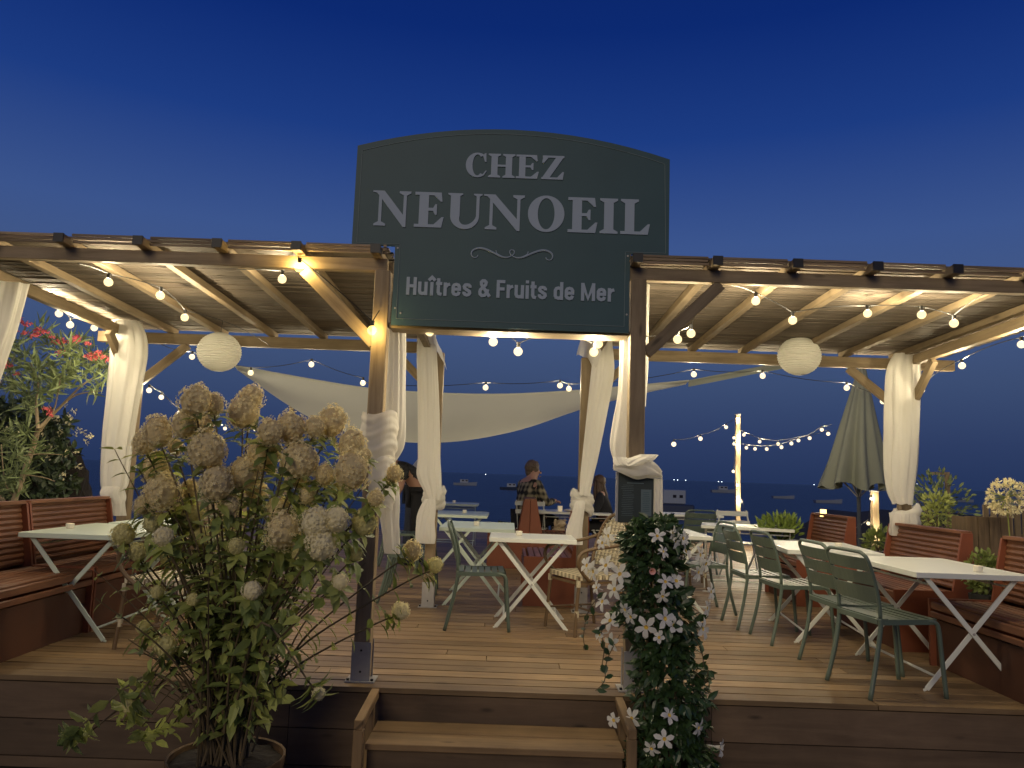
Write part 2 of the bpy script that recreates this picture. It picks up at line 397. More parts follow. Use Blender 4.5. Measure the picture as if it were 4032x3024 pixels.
# ------------------------------------------------------------------ pergolas
PF, PB = 4.70, 7.25
def post_base(x, y, root):
    b = MB(); b.box((x, y-.052, .115), (.112, .006, .22)); b.box((x, y+.052, .115), (.112, .006, .22)); b.box((x, y, .004), (.17, .15, .008))
    for z in (.06, .18):
        b.tube([(x, y-.056, z), (x, y-.060, z)], .007, 6, mi=1)
    for dx in (-.07, .07): b.tube([(x+dx, y-.05, .008), (x+dx, y-.05, .02)], .009, 6, mi=1)
    b.build('post_base', [M['steel'], M['black']], root)
def pergola(sx, label, posts, xs, raf, x0, x1, group=None):
    root = thing('pergola', label, 'pergola', (sx*2.2, 6, 0))
    for (x, y, zt) in posts:
        MB().box((x, y, zt/2+.01), (.096, .096, zt-.012)).build('post', M['pine'], root, bevel=.004)
        post_base(x, y, root)
    # front and back beams
    MB().box(((x0+x1)/2, PF-.002, 2.497), (abs(x1-x0), .058, .078)).build('beam', M['pine'], root, bevel=.003)
    MB().box(((x0+x1)/2, PB, 2.40), (abs(x1-x0), .07, .10)).build('beam', M['pine'], root, bevel=.003)
    for x in xs:
        MB().bar((x, PF+.03, 2.495), (x, PB-.04, 2.41), .06, .085).build('beam', M['pine'], root, bevel=.003)
    for x in raf:
        r_ = MB().bar((x, 4.560, 2.566), (x, 7.35, 2.479), .058, .052).build('rafter', M['pine'], root, bevel=.003)
        MB().box((x, 4.553, 2.566), (.060, .012, .055)).build('end_cap', M['black'], r_)
    # roof: overlapping reed sheets, a little uneven
    b = MB(); n = 60; ya, yb = 4.66, 7.42
    for k in range(n):
        t0, t1 = k/n, (k+1)/n
        y = ya+(yb-ya)*(t0+t1)/2; z = 2.604-.085*(y-4.56)/2.8
        b.box(((x0+x1)/2+rng.uniform(-.012, .012), y, z+rng.uniform(-.003, .003)), (abs(x1-x0)+.02, (yb-ya)/n*.93, .012+rng.random()*.006))
    b.build('roof_covering', M['thatch'], root)
    b = MB()
    xx = sorted(raf); xx = [xx[0]-.3]+xx+[xx[-1]+.3]
    for a, c in zip(xx, xx[1:]):
        for k in range(3):
            lo, hi = max(a+.032, min(x0, x1)), min(c-.032, max(x0, x1))
            if hi > lo: b.box(((lo+hi)/2, 4.645-k*.007+rng.uniform(-.004, .004), 2.566+k*.019+rng.uniform(-.003, .003)), (hi-lo-rng.uniform(0, .02), .016, .013))
    b.build('roof_edge', M['edge'], root)
    return root
raL = [-.86-.482*k for k in range(7)]; raR = [.74+.487*k for k in range(7)]
pl = pergola(-1, 'left wooden pergola with reed roof over the red benches', [(-.825, PF, 2.455), (-.70, PB, 2.35), (-3.56, PB, 2.35), (-3.70, PF, 2.455)], (-.80, -3.62), raL, -3.95, -.80)
pr = pergola(1, 'right wooden pergola with reed roof over the row of green chairs', [(.765, PF, 2.455), (.70, PB, 2.35), (3.70, PB, 2.35), (3.80, PF, 2.455)], (.78, 3.74), raR, .70, 4.2)
def brace(root, p0, p1): MB().bar(p0, p1, .05, .075).build('brace', M['pine'], root, bevel=.003)
brace(pl, (-.86, PF, 2.0), (-1.32, PF, 2.45)); brace(pr, (.82, PF, 2.0), (1.28, PF, 2.45))
brace(pl, (-3.52, PB, 1.98), (-3.10, PB, 2.345)); brace(pr, (3.66, PB, 1.98), (3.20, PB, 2.345))
brace(pl, (-.75, PB, 1.98), (-1.12, PB, 2.345)); brace(pr, (.75, PB, 1.98), (1.12, PB, 2.345))
brace(pl, (-3.60, PB-.06, 1.98), (-3.60, PB-.5, 2.37)); brace(pr, (3.74, PB-.06, 1.95), (3.74, PB-.5, 2.37))
# the beam that joins the pergolas under the sign
single(MB().box((-.03, 4.775, 2.118), (1.485, .20, .03)), 'cross_beam', M['pine'], 'pale wooden beam joining the two pergolas just below the sign', 'beam', bevel=.003)
# low plank panel behind the left pergola
b = MB()
for k in range(4): b.box((-3.05, 7.62, .15+.24*k), (1.0, .03, .234))
pp = thing('partition', 'low tan plank partition behind the back left corner post', 'partition', (-3.05, 7.62, 0))
b.build('boards', M['pine'], pp); MB().box((-3.50, 7.58, .47), (.05, .05, .94)).build('frame_post', M['pine'], pp)

# ------------------------------------------------------------------ sign
SY = 4.645
def poly(b, pts, y, th=.006, mi=0):      # extruded outline standing in the plane y, facing the camera side (-Y)
    f = [V(x, y, z) for x, z in pts]; k = [V(x, y+th, z) for x, z in pts]
    area = sum(pts[i][0]*pts[(i+1) % len(pts)][1]-pts[(i+1) % len(pts)][0]*pts[i][1] for i in range(len(pts)))
    if area < 0: f.reverse(); k.reverse()
    b.face(f, mi=mi); b.face(k[::-1], mi=mi)
    n = len(f)
    for i in range(n): b.face([f[i], k[i], k[(i+1) % n], f[(i+1) % n]], mi=mi)
sg = thing('restaurant_sign', 'large dark slate restaurant sign with arched top between the pergolas', 'sign', (-.03, SY, 2.12))
def outline(i=0):
    arch = []
    xl, xr, zl, zr, zm = -1.025+i, .945-i, 3.255-i, 3.235-i, 3.395-i
    for k in range(17):
        t = k/16; x = xr+(xl-xr)*t; base = zr+(zl-zr)*t; arch.append((x, base+(zm-(zl+zr)/2)*(1-(2*t-1)**2)))
    return [(-.755+i, 2.115+i), (.705-i, 2.115+i), (.705-i, 2.614), (xr, 2.614)]+arch+[(xl, 2.614), (-.755+i, 2.614)]
o_ = outline()
b = MB(); poly(b, o_, SY, .022); b.build('board', M['sign'], sg)
b = MB()
inn = [(-.725, 2.155), (.675, 2.155), (.675, 2.625), (.925, 2.625)]+[p for p in outline(.032)[4:-2]]+[(-.993, 2.625), (-.725, 2.625)]
inn = [p for i, p in enumerate(inn)]
for i in range(len(inn)):
    p, q = inn[i], inn[(i+1) % len(inn)]
    b.bar((p[0], SY-.001, p[1]), (q[0], SY-.001, q[1]), .003, .0045, upv=(0, -1, 0))
b.build('border_line', M['line'], sg)
b = MB()
for x, z in ((-.70, 2.19), (-.735, 2.22), (.69, 2.60), (.69, 2.23), (-.738, 2.60)): b.tube([(x, SY, z), (x, SY-.004, z)], .006, 8)
b.build('screw', M['steel'], sg)
cnt = [0]
def P(b, pts): cnt[0] += 1; poly(b, pts, SY-.006-.0001*cnt[0], .0055)
def rect(b, x0, z0, x1, z1): P(b, [(x0, z0), (x1, z0), (x1, z1), (x0, z1)])
def serif_stem(b, x, z, w, h, sv=None, top=True, bot=True, e=.045):
    s_ = .028*h/.228*1; e = e*h/.228*.6
    rect(b, x, z, x+w, z+h)
    if bot: P(b, [(x-e, z), (x+w+e, z), (x+w+e, z+s_*.45), (x+w, z+s_), (x, z+s_), (x-e, z+s_*.45)])
    if top: P(b, [(x-e, z+h), (x-e, z+h-s_*.45), (x, z+h-s_), (x+w, z+h-s_), (x+w+e, z+h-s_*.45), (x+w+e, z+h)])
def arc(b, cx, cz, rx, rz, tx, tz, a0, a1, n=18, swap=False):
    for k in range(n):
        u0, u1 = R(a0+(a1-a0)*k/n), R(a0+(a1-a0)*(k+1)/n)
        q = [(cx+rx*math.cos(u0), cz+rz*math.sin(u0)), (cx+rx*math.cos(u1), cz+rz*math.sin(u1)),
             (cx+(rx-tx)*math.cos(u1), cz+(rz-tz)*math.sin(u1)), (cx+(rx-tx)*math.cos(u0), cz+(rz-tz)*math.sin(u0))]
        poly(b, q, SY-.0065, .006)
def glyph(b, ch, x, z, w, h):
    T = .26*h; t = .085*h; cnt[0] = 0
    if ch == 'N':
        serif_stem(b, x+.035, z, t, h, top=False); serif_stem(b, x+w-.035-t, z, t, h, bot=False)
        P(b, [(x-.003, z+h), (x+T*1.15, z+h), (x+w-.035, z+h*.22), (x+w-.035, z-h*.02), (x+w-.035-t*.9, z-h*.02), (x+.035, z+h-.03), (x+.02, z+h-.014), (x-.003, z+h-.010)])
    elif ch in 'EL':
        serif_stem(b, x+.028*h/.228, z, T, h, top=(ch == 'L'), bot=False)
        rect(b, x, z, x+w*.9, z+t)
        P(b, [(x+w*.62, z+t*.6), (x+w*.93, z), (x+w, z+h*.30), (x+w*.93, z+h*.30)])
        if ch == 'E':
            rect(b, x, z+h-t, x+w*.9, z+h); rect(b, x+T, z+h*.47, x+w*.72, z+h*.47+t)
            P(b, [(x+w*.6, z+h-t*.6), (x+w*.90, z+h), (x+w*.94, z+h*.74), (x+w*.88, z+h*.74)])
            P(b, [(x+w*.70, z+h*.36), (x+w*.76, z+h*.36), (x+w*.76, z+h*.66), (x+w*.70, z+h*.66), (x+w*.60, z+h*.51)])
    elif ch == 'U':
        serif_stem(b, x+.03, z+h*.36, T, h*.64, bot=False); serif_stem(b, x+w-.03-t, z+h*.36, t, h*.64, bot=False)
        cx = (x+.03+x+w-.03)/2; rx = (w-.06)/2; cz = z+h*.36; n = 20
        for k in range(n):
            u0, u1 = math.pi+math.pi*k/n, math.pi+math.pi*(k+1)/n
            th = lambda u: T+(t-T)*((u-math.pi)/math.pi)
            q = [(cx+rx*math.cos(u0), cz+h*.38*math.sin(u0)), (cx+rx*math.cos(u1), cz+h*.38*math.sin(u1)),
                 (cx+(rx-th(u1))*math.cos(u1), cz+(h*.38-.11*h-.05*h*(1+math.cos(u1)*-1)*.3)*math.sin(u1)), (cx+(rx-th(u0))*math.cos(u0), cz+(h*.38-.11*h-.05*h*(1+math.cos(u0)*-1)*.3)*math.sin(u0))]
            poly(b, q, SY-.0065, .006)
    elif ch == 'O': arc(b, x+w/2, z+h/2, w/2, h/2*1.04, T*1.05, t*.9, 0, 360, 40)
    elif ch == 'I': serif_stem(b, x+(w-T)/2, z, T, h)
    elif ch == 'H':
        serif_stem(b, x+.012, z, T, h); serif_stem(b, x+w-.012-T, z, T, h); rect(b, x+.012+T, z+h*.46, x+w-.012-T, z+h*.46+t)
    elif ch == 'C':
        arc(b, x+w*.55, z+h/2, w*.55, h/2*1.04, T*1.05, t*.9, 52, 308, 30)
        P(b, [(x+w*.86, z+h*.98), (x+w*.95, z+h*1.02), (x+w*.97, z+h*.64), (x+w*.90, z+h*.64), (x+w*.80, z+h*.90)])
        P(b, [(x+w*.80, z+h*.1), (x+w*.86, z+h*.07), (x+w*1.0, z+h*.26), (x+w*.95, z+h*.28)])
    elif ch == 'Z':
        rect(b, x+.006, z+h-t, x+w, z+h); rect(b, x, z, x+w*.95, z+t)
        P(b, [(x, z+t*.2), (x+T*1.15, z+t*.2), (x+w, z+h-t*.2), (x+w-T*1.15, z+h-t*.2)])
        P(b, [(x+.002, z+h*.68), (x+.014, z+h*.68), (x+w*.34, z+h-t*.5), (x+.01, z+h)])
        P(b, [(x+w*.66, z+t*.5), (x+w*.95, z), (x+w, z+h*.32), (x+w-.010, z+h*.32)])
b = MB()
for ch, x0, x1 in (('C', -.338, -.205), ('H', -.190, -.035), ('E', -.022, .122), ('Z', .138, .280)): glyph(b, ch, x0, 3.075, x1-x0, .155)
b.build('lettering', M['letter'], sg)
b = MB()
for ch, x0, x1 in (('N', -.905, -.662), ('E', -.645, -.462), ('U', -.452, -.212), ('N', -.212, .048), ('O', .062, .290), ('E', .312, .497), ('I', .512, .622), ('L', .640, .824)): glyph(b, ch, x0, 2.738, x1-x0, .226)
b.build('lettering', M['letter'], sg)
# flourish
def sw(path, r): return [V(x, SY-.005, z) for x, z in path], r
b = MB()
for s_ in (-1, 1):
    cx = -.028; p = [(0, 2.575), (.03, 2.563), (.07, 2.568), (.12, 2.592), (.17, 2.612), (.21, 2.615), (.243, 2.600), (.252, 2.575), (.238, 2.556), (.218, 2.558), (.210, 2.572)]
    pp_ = smoothpath([(cx+s_*x, SY-.004, z) for x, z in p], 4)
    b.tube(pp_, [.003+.004*math.sin(math.pi*min(1, i/len(pp_)*1.3)) for i in range(len(pp_))], 6)
    p = [(.10, 2.605), (.092, 2.585), (.06, 2.568)]
    b.tube(smoothpath([(cx+s_*x, SY-.004, z) for x, z in p], 4), .003, 6)
    p = [(0, 2.575), (.013, 2.59), (.012, 2.607), (0, 2.612)]
    b.tube(smoothpath([(cx+s_*x, SY-.004, z) for x, z in p], 4), .0035, 6)
b.build('flourish', M['letter'], sg)
def stroke(b, pts, T, k):
    pts = [Vector((x, 0, z)) for x, z in pts]; L_, R_ = [], []
    for i, p in enumerate(pts):
        d0 = (p-pts[i-1]).normalized() if i else (pts[1]-p).normalized(); d1 = (pts[i+1]-p).normalized() if i < len(pts)-1 else d0
        n0, n1 = V(-d0.z, 0, d0.x), V(-d1.z, 0, d1.x); n = (n0+n1); n = n.normalized() if n.length > .1 else n0; m_ = min(1.6, 1/max(.3, n.dot(n0)))
        L_.append(p+n*T/2*m_); R_.append(p-n*T/2*m_)
    y2 = V(0, SY, 0)
    for i in range(len(pts)-1):
        y = V(0, SY-.007-.0004*k-.00003*i, 0)
        q = [L_[i], L_[i+1], R_[i+1], R_[i]]; b.face([p+y for p in q]); 
        b.face([L_[i]+y, L_[i]+y2, L_[i+1]+y2, L_[i+1]+y]); b.face([R_[i]+y, R_[i+1]+y, R_[i+1]+y2, R_[i]+y2])
    for A, C in ((L_[0], R_[0]), (L_[-1], R_[-1])): b.face([A+y, C+y, C+y2, A+y2])
def sans(body, x0, x1, z, h):
    T = .175; a = T/2; w1 = .50; c = w1-a; m = w1/2; xh = .755; t_ = xh-T/2
    bowl = [(c, .54), (c-.05, .63), (m, t_), (a+.05, .63), (a, .54), (a, .22), (a+.05, .13), (m, a), (c-.05, .13), (c, .22)]
    Gl = {'H': (.54, [[(a, 0), (a, 1)], [(.54-a, 0), (.54-a, 1)], [(a, .5), (.54-a, .5)]]),
      'u': (w1, [[(a, xh), (a, .22), (a+.05, .12), (m-.02, a), (c-.02, .14)], [(c, xh), (c, 0)]]),
      'î': (.28, [[(.14, xh), (.14, 0)], [(-.03, .84), (.14, 1.02), (.31, .84)]]), 'i': (T, [[(a, xh), (a, 0)], [(a, 1.03), (a, .86)]]),
      't': (.32, [[(.13, .98), (.13, .2), (.17, .11), (.31, .075)], [(0, xh-.07), (.32, xh-.07)]]),
      'r': (.34, [[(a, xh), (a, 0)], [(a+.03, .50), (a+.10, .62), (.34, .665)]]),
      'e': (w1, [[(a, .40), (c, .40), (c, .54), (c-.05, .63), (m, t_), (a+.05, .63), (a, .54), (a, .22), (a+.05, .13), (m, a), (c-.05, .13), (c, .26)]]),
      's': (.47, [[(.385, .50), (.385, .58), (.33, .65), (.235, t_), (.14, .65), (a, .57), (a+.02, .48), (.235, .385), (.37, .29), (.385, .20), (.33, .12), (.235, a), (.14, .12), (a, .19), (a, .27)]]),
      '&': (.60, [[(.60, .04), (.16, .72), (.15, .84), (.22, .92), (.33, .92), (.40, .84), (.38, .70), (.12, .42), (a, .30), (a+.02, .17), (.20, .09), (.34, .11), (.46, .26), (.50, .45)]]),
      'F': (.45, [[(a, 0), (a, 1)], [(a, 1-a), (.45, 1-a)], [(a, .5), (.42, .5)]]),
      'd': (w1, [bowl[:], [(c, 0), (c, 1)]]), 'M': (.74, [[(a, 0), (a, 1)], [(.74-a, 0), (.74-a, 1)], [(a, .95), (.37, .12), (.74-a, .95)]]), ' ': (.20, [])}
    W = sum(Gl[ch][0]+.075 for ch in body)-.075; sx = (x1-x0)/W; x = x0
    b = MB()
    for ch in body+' ':
        w, st = Gl[ch]
        if ch == ' ': b.build('lettering', M['letter'], sg); b = MB()
        for k, p in enumerate(st): stroke(b, [(x+q[0]*sx, z+q[1]*h) for q in p], T*(h+sx)/2, k)
        x += (w+.075)*sx
sans('Huîtres & Fruits de Mer', -.672, .610, 2.306, .112)
# ------------------------------------------------------------------ furniture prototypes (local: origin on the floor)
def make_table(w, d, m, name='bistro_table'):
    t = thing(name, 'x', 'table')
    b = MB(); b.box((0, 0, .708), (w, d, .018)); b.box((0, -d/2-.001, .702), (w+.004, .008, .034)); b.box((0, d/2+.001, .702), (w+.004, .008, .034))
    b.box((-w/2-.001, 0, .702), (.008, d-.01, .034)); b.box((w/2+.001, 0, .702), (.008, d-.01, .034))
    b.build('tabletop', m, t, bevel=.002)
    hx = w*.40
    for y in (-d/2+.045, d/2-.045):
        MB().bar((-hx, y-.009, .69), (hx, y-.009, .012), .030, .012, upv=(0, 1, 0)).bar((hx, y-.009, .012), (hx+.02, y-.009, .006), .014, .012, upv=(0, 1, 0)).build('leg', m, t, bevel=.002)
        MB().bar((hx, y+.009, .69), (-hx, y+.009, .012), .030, .012, upv=(0, 1, 0)).bar((-hx, y+.009, .012), (-hx-.02, y+.009, .006), .014, .012, upv=(0, 1, 0)).build('leg', m, t, bevel=.002)
        MB().tube([(0, y-.02, .352), (0, y+.02, .352)], .008, 8).build('pivot_bolt', M['steel'], t)
    for s_ in (-1, 1):
        MB().tube([(s_*hx*.78, -d/2+.05, .088), (s_*hx*.78, d/2-.05, .088)], .0085, 6).build('stretcher', m, t)
        MB().tube([(s_*hx*.86, -d/2+.05, .64), (s_*hx*.86, d/2-.05, .64)], .0075, 6).build('stretcher', m, t)
    return t
def make_metal_chair(m):
    t = thing('metal_chair', 'x', 'chair')
    hw = .205
    for s_ in (-1, 1):
        y = s_*hw
        MB().tube(smoothpath([(-.27, y*1.06, 0), (-.215, y, .22), (-.185, y, .40), (-.185, y, .46)], 4), .014, 8).build('leg', m, t, smooth=True)
        MB().tube(smoothpath([(.235, y*1.04, 0), (.215, y, .25), (.200, y, .40), (.175, y, .437), (.13, y, .445)], 4), .014, 8).build('leg', m, t, smooth=True)
    bk = [(-.185, -hw, .46), (-.192, -hw, .56), (-.225, -hw, .70), (-.262, -hw, .80), (-.272, -hw+.035, .832), (-.275, -hw+.09, .84), (-.275, hw-.09, .84), (-.272, hw-.035, .832), (-.262, hw, .80), (-.225, hw, .70), (-.192, hw, .56), (-.185, hw, .46)]
    MB().tube(smoothpath(bk, 3), .012, 8).build('back_frame', m, t, smooth=True)
    b = MB()
    b.bar((-.185, -hw, .437), (.16, -hw, .441), .02, .03); b.bar((-.185, hw, .437), (.16, hw, .441), .02, .03)
    b.box((-.19, 0, .437), (.015, 2*hw-.02, .03)); b.build('seat_frame', m, t)
    b = MB()
    for k in range(7):
        x = -.16+k*.054; z = .459-.010*math.sin(math.pi*(k+.5)/7)
        b.box((x, 0, z), (.043, 2*hw+.015, .004))
        b.box((x-.020, 0, z-.006), (.003, 2*hw+.012, .012)); b.box((x+.020, 0, z-.006), (.003, 2*hw+.012, .012))
    b.build('seat', m, t)
    b = MB()
    for z0, z1 in ((.545, .638), (.647, .722), (.731, .806)):
        rr = []
        for z in (z0, z1):
            x0 = -.192-(z-.56)*.29 if z > .56 else -.192
            rr.append([V(x0-.022*(1-(2*k/8-1)**2), -hw+2*hw*k/8, z) for k in range(9)])
        rr2 = [[p-V(.004, 0, 0) for p in r_] for r_ in rr]
        b.rings([rr[0], rr[1], rr2[1], rr2[0], rr[0]], closed=False)
    b.build('backrest', m, t)
    return t
def bentcane(pts, r=.012): return smoothpath(pts, 4)
def make_wicker_chair(arms=True):
    t = thing('wicker_armchair' if arms else 'wicker_chair', 'x', 'chair'); hw = .22; m = M['rattan']
    for s_ in (-1, 1):
        y = s_*hw
        MB().tube(smoothpath([(-.24, y*1.05, 0), (-.20, y, .25), (-.19, y, .45)], 4), .014, 8).build('leg', m, t)
        MB().tube(smoothpath([(.24, y*1.05, 0), (.22, y, .25), (.20, y, .45)], 4), .014, 8).build('leg', m, t)
    b = MB()
    pts = smoothpath([(-.19, -hw, .45), (-.23, -hw-.01, .62), (-.29, -hw+.01, .80), (-.32, -hw+.09, .90), (-.335, 0, .93), (-.32, hw-.09, .90), (-.29, hw-.01, .80), (-.23, hw+.01, .62), (-.19, hw, .45)], 5)
    b.tube(pts, .015, 8); b.build('back_frame', m, t, smooth=True)
    # woven back and seat
    b = MB()
    for k in range(15):
        yy = -hw+.03+(2*hw-.06)*k/14; zt = .90-.12*abs(yy/hw)**2.2
        b.bar((-.205, yy, .50), (-.325+.03*abs(yy/hw)**2, yy, zt), .019, .004, upv=(1, 0, 0), tint=k % 2)
    for k in range(13):
        z = .52+k*.029; x = -.208-(z-.5)*.29; hw2 = hw*.93*(1-max(0, (z-.78)/.12)**2*.45) if z > .78 else hw*.93
        b.bar((x+.004, -hw2, z), (x+.004, hw2, z), .007, .013, upv=(1, 0, 0), tint=(k % 2)*.8)
    b.build('woven_back', M['wicker'], t)
    b = MB(); b.box((0.005, 0, .448), (.40, 2*hw-.01, .012))
    for k in range(14):
        b.bar((-.19+.0295*k, -hw-.012, .458), (-.19+.0295*k, hw+.012, .458), .02, .008, tint=k % 2)
        for s_ in (-1, 1): b.box((-.19+.0295*k, s_*(hw+.014), .445), (.018, .01, .034), tint=k % 2)
    for k in range(15):
        for s_ in (1,): b.box((s_*.215, -hw+.015+.0295*k, .445), (.01, .018, .034), tint=k % 2)
    b.build('seat', M['wicker'], t)
    b = MB(); 
    for s_ in (-1, 1): b.bar((-.20, s_*hw, .40), (.205, s_*hw, .40), .018, .02)
    b.bar((.205, -hw, .40), (.205, hw, .40), .018, .02); b.bar((-.19, -hw, .40), (-.19, hw, .40), .018, .02); b.build('seat_frame', m, t)
    b = MB()
    for s_ in (-1, 1): b.tube([(-.21, s_*hw, .16), (.225, s_*hw, .16)], .009, 6)
    b.tube([(.0, -hw, .16), (.0, hw, .16)], .009, 6); b.build('stretcher', m, t)
    b = MB()
    for s_ in (-1, 1):
        for x, z in ((.222, .17), (.21, .40), (-.215, .17), (-.19, .40)): b.tube([(x, s_*hw, z-.025), (x, s_*hw, z+.025)], .0185, 8)
    b.build('cane_binding', M['wicker'], t)
    if arms:
        for s_ in (-1, 1):
            y = s_*(hw+.02)
            MB().tube(smoothpath([(-.27, y, .74), (-.12, y+s_*.03, .695), (.08, y+s_*.035, .675), (.21, y+s_*.03, .645), (.245, y+s_*.02, .57), (.20, y+s_*.01, .49), (.12, y, .42)], 5), .014, 8).build('armrest', m, t, smooth=True)
    return t
def make_folding_chair(m):
    t = thing('folding_chair', 'x', 'chair'); hw = .20
    for s_ in (-1, 1):
        MB().bar((.19, s_*hw, 0), (-.20, s_*hw, .86), .012, .024).build('leg', m, t)
        MB().bar((-.20, s_*(hw-.02), 0), (.19, s_*(hw-.02), .45), .012, .024).build('leg', m, t)
    b = MB()
    for k in range(6): b.box((-.14+.065*k, 0, .455), (.05, .40, .014))
    b.build('seat', m, t)
    b = MB()
    for z in (.82, .70): b.box((-.19-(z-.82)*-.45*-1, 0, z), (.014, .44, .062))
    b.build('backrest', m, t)
    return t
def make_bench(L, both=False):
    # local: runs along +Y, faces +X
    t = thing('slatted_bench', 'x', 'bench'); m = M['redwood']
    b = MB()
    for k in range(7): b.box((-.015+.064*k, 0, .44), (.054, L, .022))
    b.box((.43, 0, .415), (.03, L, .05)); b.box((.44, 0, .355), (.022, L, .04)); b.build('seat', m, t, bevel=.006)
    b = MB()
    n = 11
    for k in range(n):
        z = .485+k*.040; x = -.07-(z-.45)*.16
        b.tube([(x, -L/2+.004, z), (x, -L/2+.004+.001, z), (x, L/2-.004, z)], .0245, 8)
    b.box((-.13, 0, .915-.01), (.085, L, .022)); b.build('backrest', m, t, bevel=0)
    for s_ in (-1, 1):
        b = MB(); y = s_*(L/2+.011)
        o = [(.45, 0), (.45, .46), (.0, .46), (-.085, .90), (-.165, .90), (-.165, 0)]
        f = [V(x, y-.011, z) for x, z in o]; k = [V(x, y+.011, z) for x, z in o]
        b.face(f[::1]); b.face(k[::-1])
        for i in range(len(o)): b.face([f[i], f[(i+1) % len(o)], k[(i+1) % len(o)], k[i]])
        b.build('end_panel', M['redpaint'], t)
    MB().box((.40, 0, .16), (.02, L-.002, .318)).build('base_panel', M['panel'], t)
    MB().box((-.156, 0, .44), (.018, L-.002, .86)).build('back_panel', M['redpaint'], t)
    return t

# tables
TB1 = make_table(.72, 1.02, M['white']); TB2 = make_table(.70, .56, M['white'])
TB3 = make_table(.70, 1.0, M['mint'])
def tab(proto, used, x, y, label, rz=0, z=0): 
    return place(proto, used, (x, y, z), rz, label)
G = 'bistro tables'
for o in (TB1, TB2, TB3): o['group'] = G
tab(TB1, 0, 2.89, 5.34, 'white folding table nearest the camera on the right, lavender front edge')
tab(TB1, 1, 2.63, 6.60, 'white folding table beside the middle red bench, second in the right row', R(-7))
tab(TB1, 1, 2.85, 9.30, 'white folding table in front of the white slatted chair, far right row', R(75))
tab(TB1, 1, 2.75, 12.1, 'long white table against the water by the striped cabin boat', R(90))
tab(TB1, 1, 1.55, 7.75, 'white table whose corner shows just behind the white trumpet flowers')
tab(TB1, 1, .98, 11.55, 'white table set with glasses and plates where the couple sits', R(90))
tab(TB2, 0, .215, 6.59, 'small white folding table in the middle of the deck beside the wicker armchair')
tab(TB3, 0, -3.00, 5.88, 'pale green folding table in front of the left red benches')
tab(TB3, 1, -2.95, 6.98, 'pale green table behind the flowering hydrangea at the left', 0)
tab(TB3, 1, -.28, 7.78, 'pale green table just left of the central wicker armchair, first behind the left post', 0)
tab(TB3, 1, -.60, 9.95, 'pale green table in the third row behind the left curtain', 0)
tab(TB3, 1, -1.0, 13.1, 'farthest small table at the water edge left of the plaid man', R(90))
# green chairs
CH = make_metal_chair(M['green']); CH['group'] = 'green metal chairs'
ch = [(2.37, 4.90, 10, 'green metal chair nearest the camera at the right row'),
      (2.38, 5.42, 4, 'second green metal chair in the right row, its back overlapped by the nearest one'),
      (2.30, 6.28, 4, 'green metal chair with bright slatted seat, third in the right row'),
      (2.22, 6.85, 2, 'green metal chair just left of the third one in the right row'),
      (1.86, 7.52, 188, 'green metal chair turned the other way beside the white trumpet flowers'),
      (-.20, 6.42, 2, 'green metal chair in the middle of the deck beside the small white table'),
      (-.92, 7.55, 3, 'green metal chair just right of the hydrangea behind the curtain post'),
      (-.94, 8.12, 3, 'green metal chair in the second row behind the curtain post'),
      (-1.35, 9.9, 3, 'green metal chair at the third pale green table near the standing people'),
      (.10, 12.9, 200, 'green metal chair standing alone against the water'),
      (2.55, 10.6, 95, 'green metal chair near the pole with lights'),
      (-2.30, 6.95, 180, 'green metal chair hidden behind the hydrangea leaves')]
for i, (x, y, a, l) in enumerate(ch): place(CH, i, (x, y, 0), R(a), l)
WA = make_wicker_chair(True); WA['group'] = 'wicker chairs'
wa = [(.66, 6.42, 207, 'wicker armchair with cream woven back at the middle table'),
      (-2.28, 5.42, 172, 'wicker armchair with dark legs half hidden by the hydrangea')]
for i, (x, y, a, l) in enumerate(wa): place(WA, i, (x, y, 0), R(a), l)
WC = make_wicker_chair(False); WC['group'] = 'wicker chairs'
for i, (x, y, a, l) in enumerate([(2.00, 9.05, 10, 'nearer brown wicker chair at the far table, seen edge on'), (2.12, 9.75, 10, 'farther brown wicker chair at the far table, behind the nearer one')]): place(WC, i, (x, y, 0), R(a), l)
FC = make_folding_chair(M['white']); FC['group'] = 'white slatted folding chairs'
for i, (x, y, a, l) in enumerate([(.36, 11.45, 78, 'white slatted folding chair under the man in the plaid shirt'), (1.50, 11.65, 165, 'white slatted folding chair of the woman in black'), (2.98, 10.05, -82, 'white slatted folding chair behind the far right table')]): place(FC, i, (x, y, 0), R(a), l)

# benches
BN = make_bench(1.12)
bl = [(-3.42, 6.30, 0, 1.0, 'far red slatted bench at the left side, under the back curtain'),
      (-3.42, 5.12, 0, 1.0, 'near red slatted bench at the left edge of the deck'),
      (3.42, 6.58, 180, 1.0, 'middle red slatted bench on the right, behind the second table'),
      (3.46, 5.02, 180, 1.0, 'red slatted bench at the right edge, nearest the camera'),
      (3.42, 8.50, 180, .85, 'far red brown slatted bench with the small orange lamp on top'),
      (.62, 8.02, 180, .95, 'red bench behind the wicker armchair with its pale slatted seat showing'),
      (.47, 10.75, 0, .68, 'red bench whose end panel stands in front of the plaid man')]
BN['group'] = 'red slatted benches'
for i, (x, y, a, s_, l) in enumerate(bl): place(BN, i, (x, y, 0), R(a), l, (1, s_, 1))
place(BN, 1, (.15, 10.75, 0), R(180), 'red bench facing left, back to back behind the small white table', (.9, .68, 1))

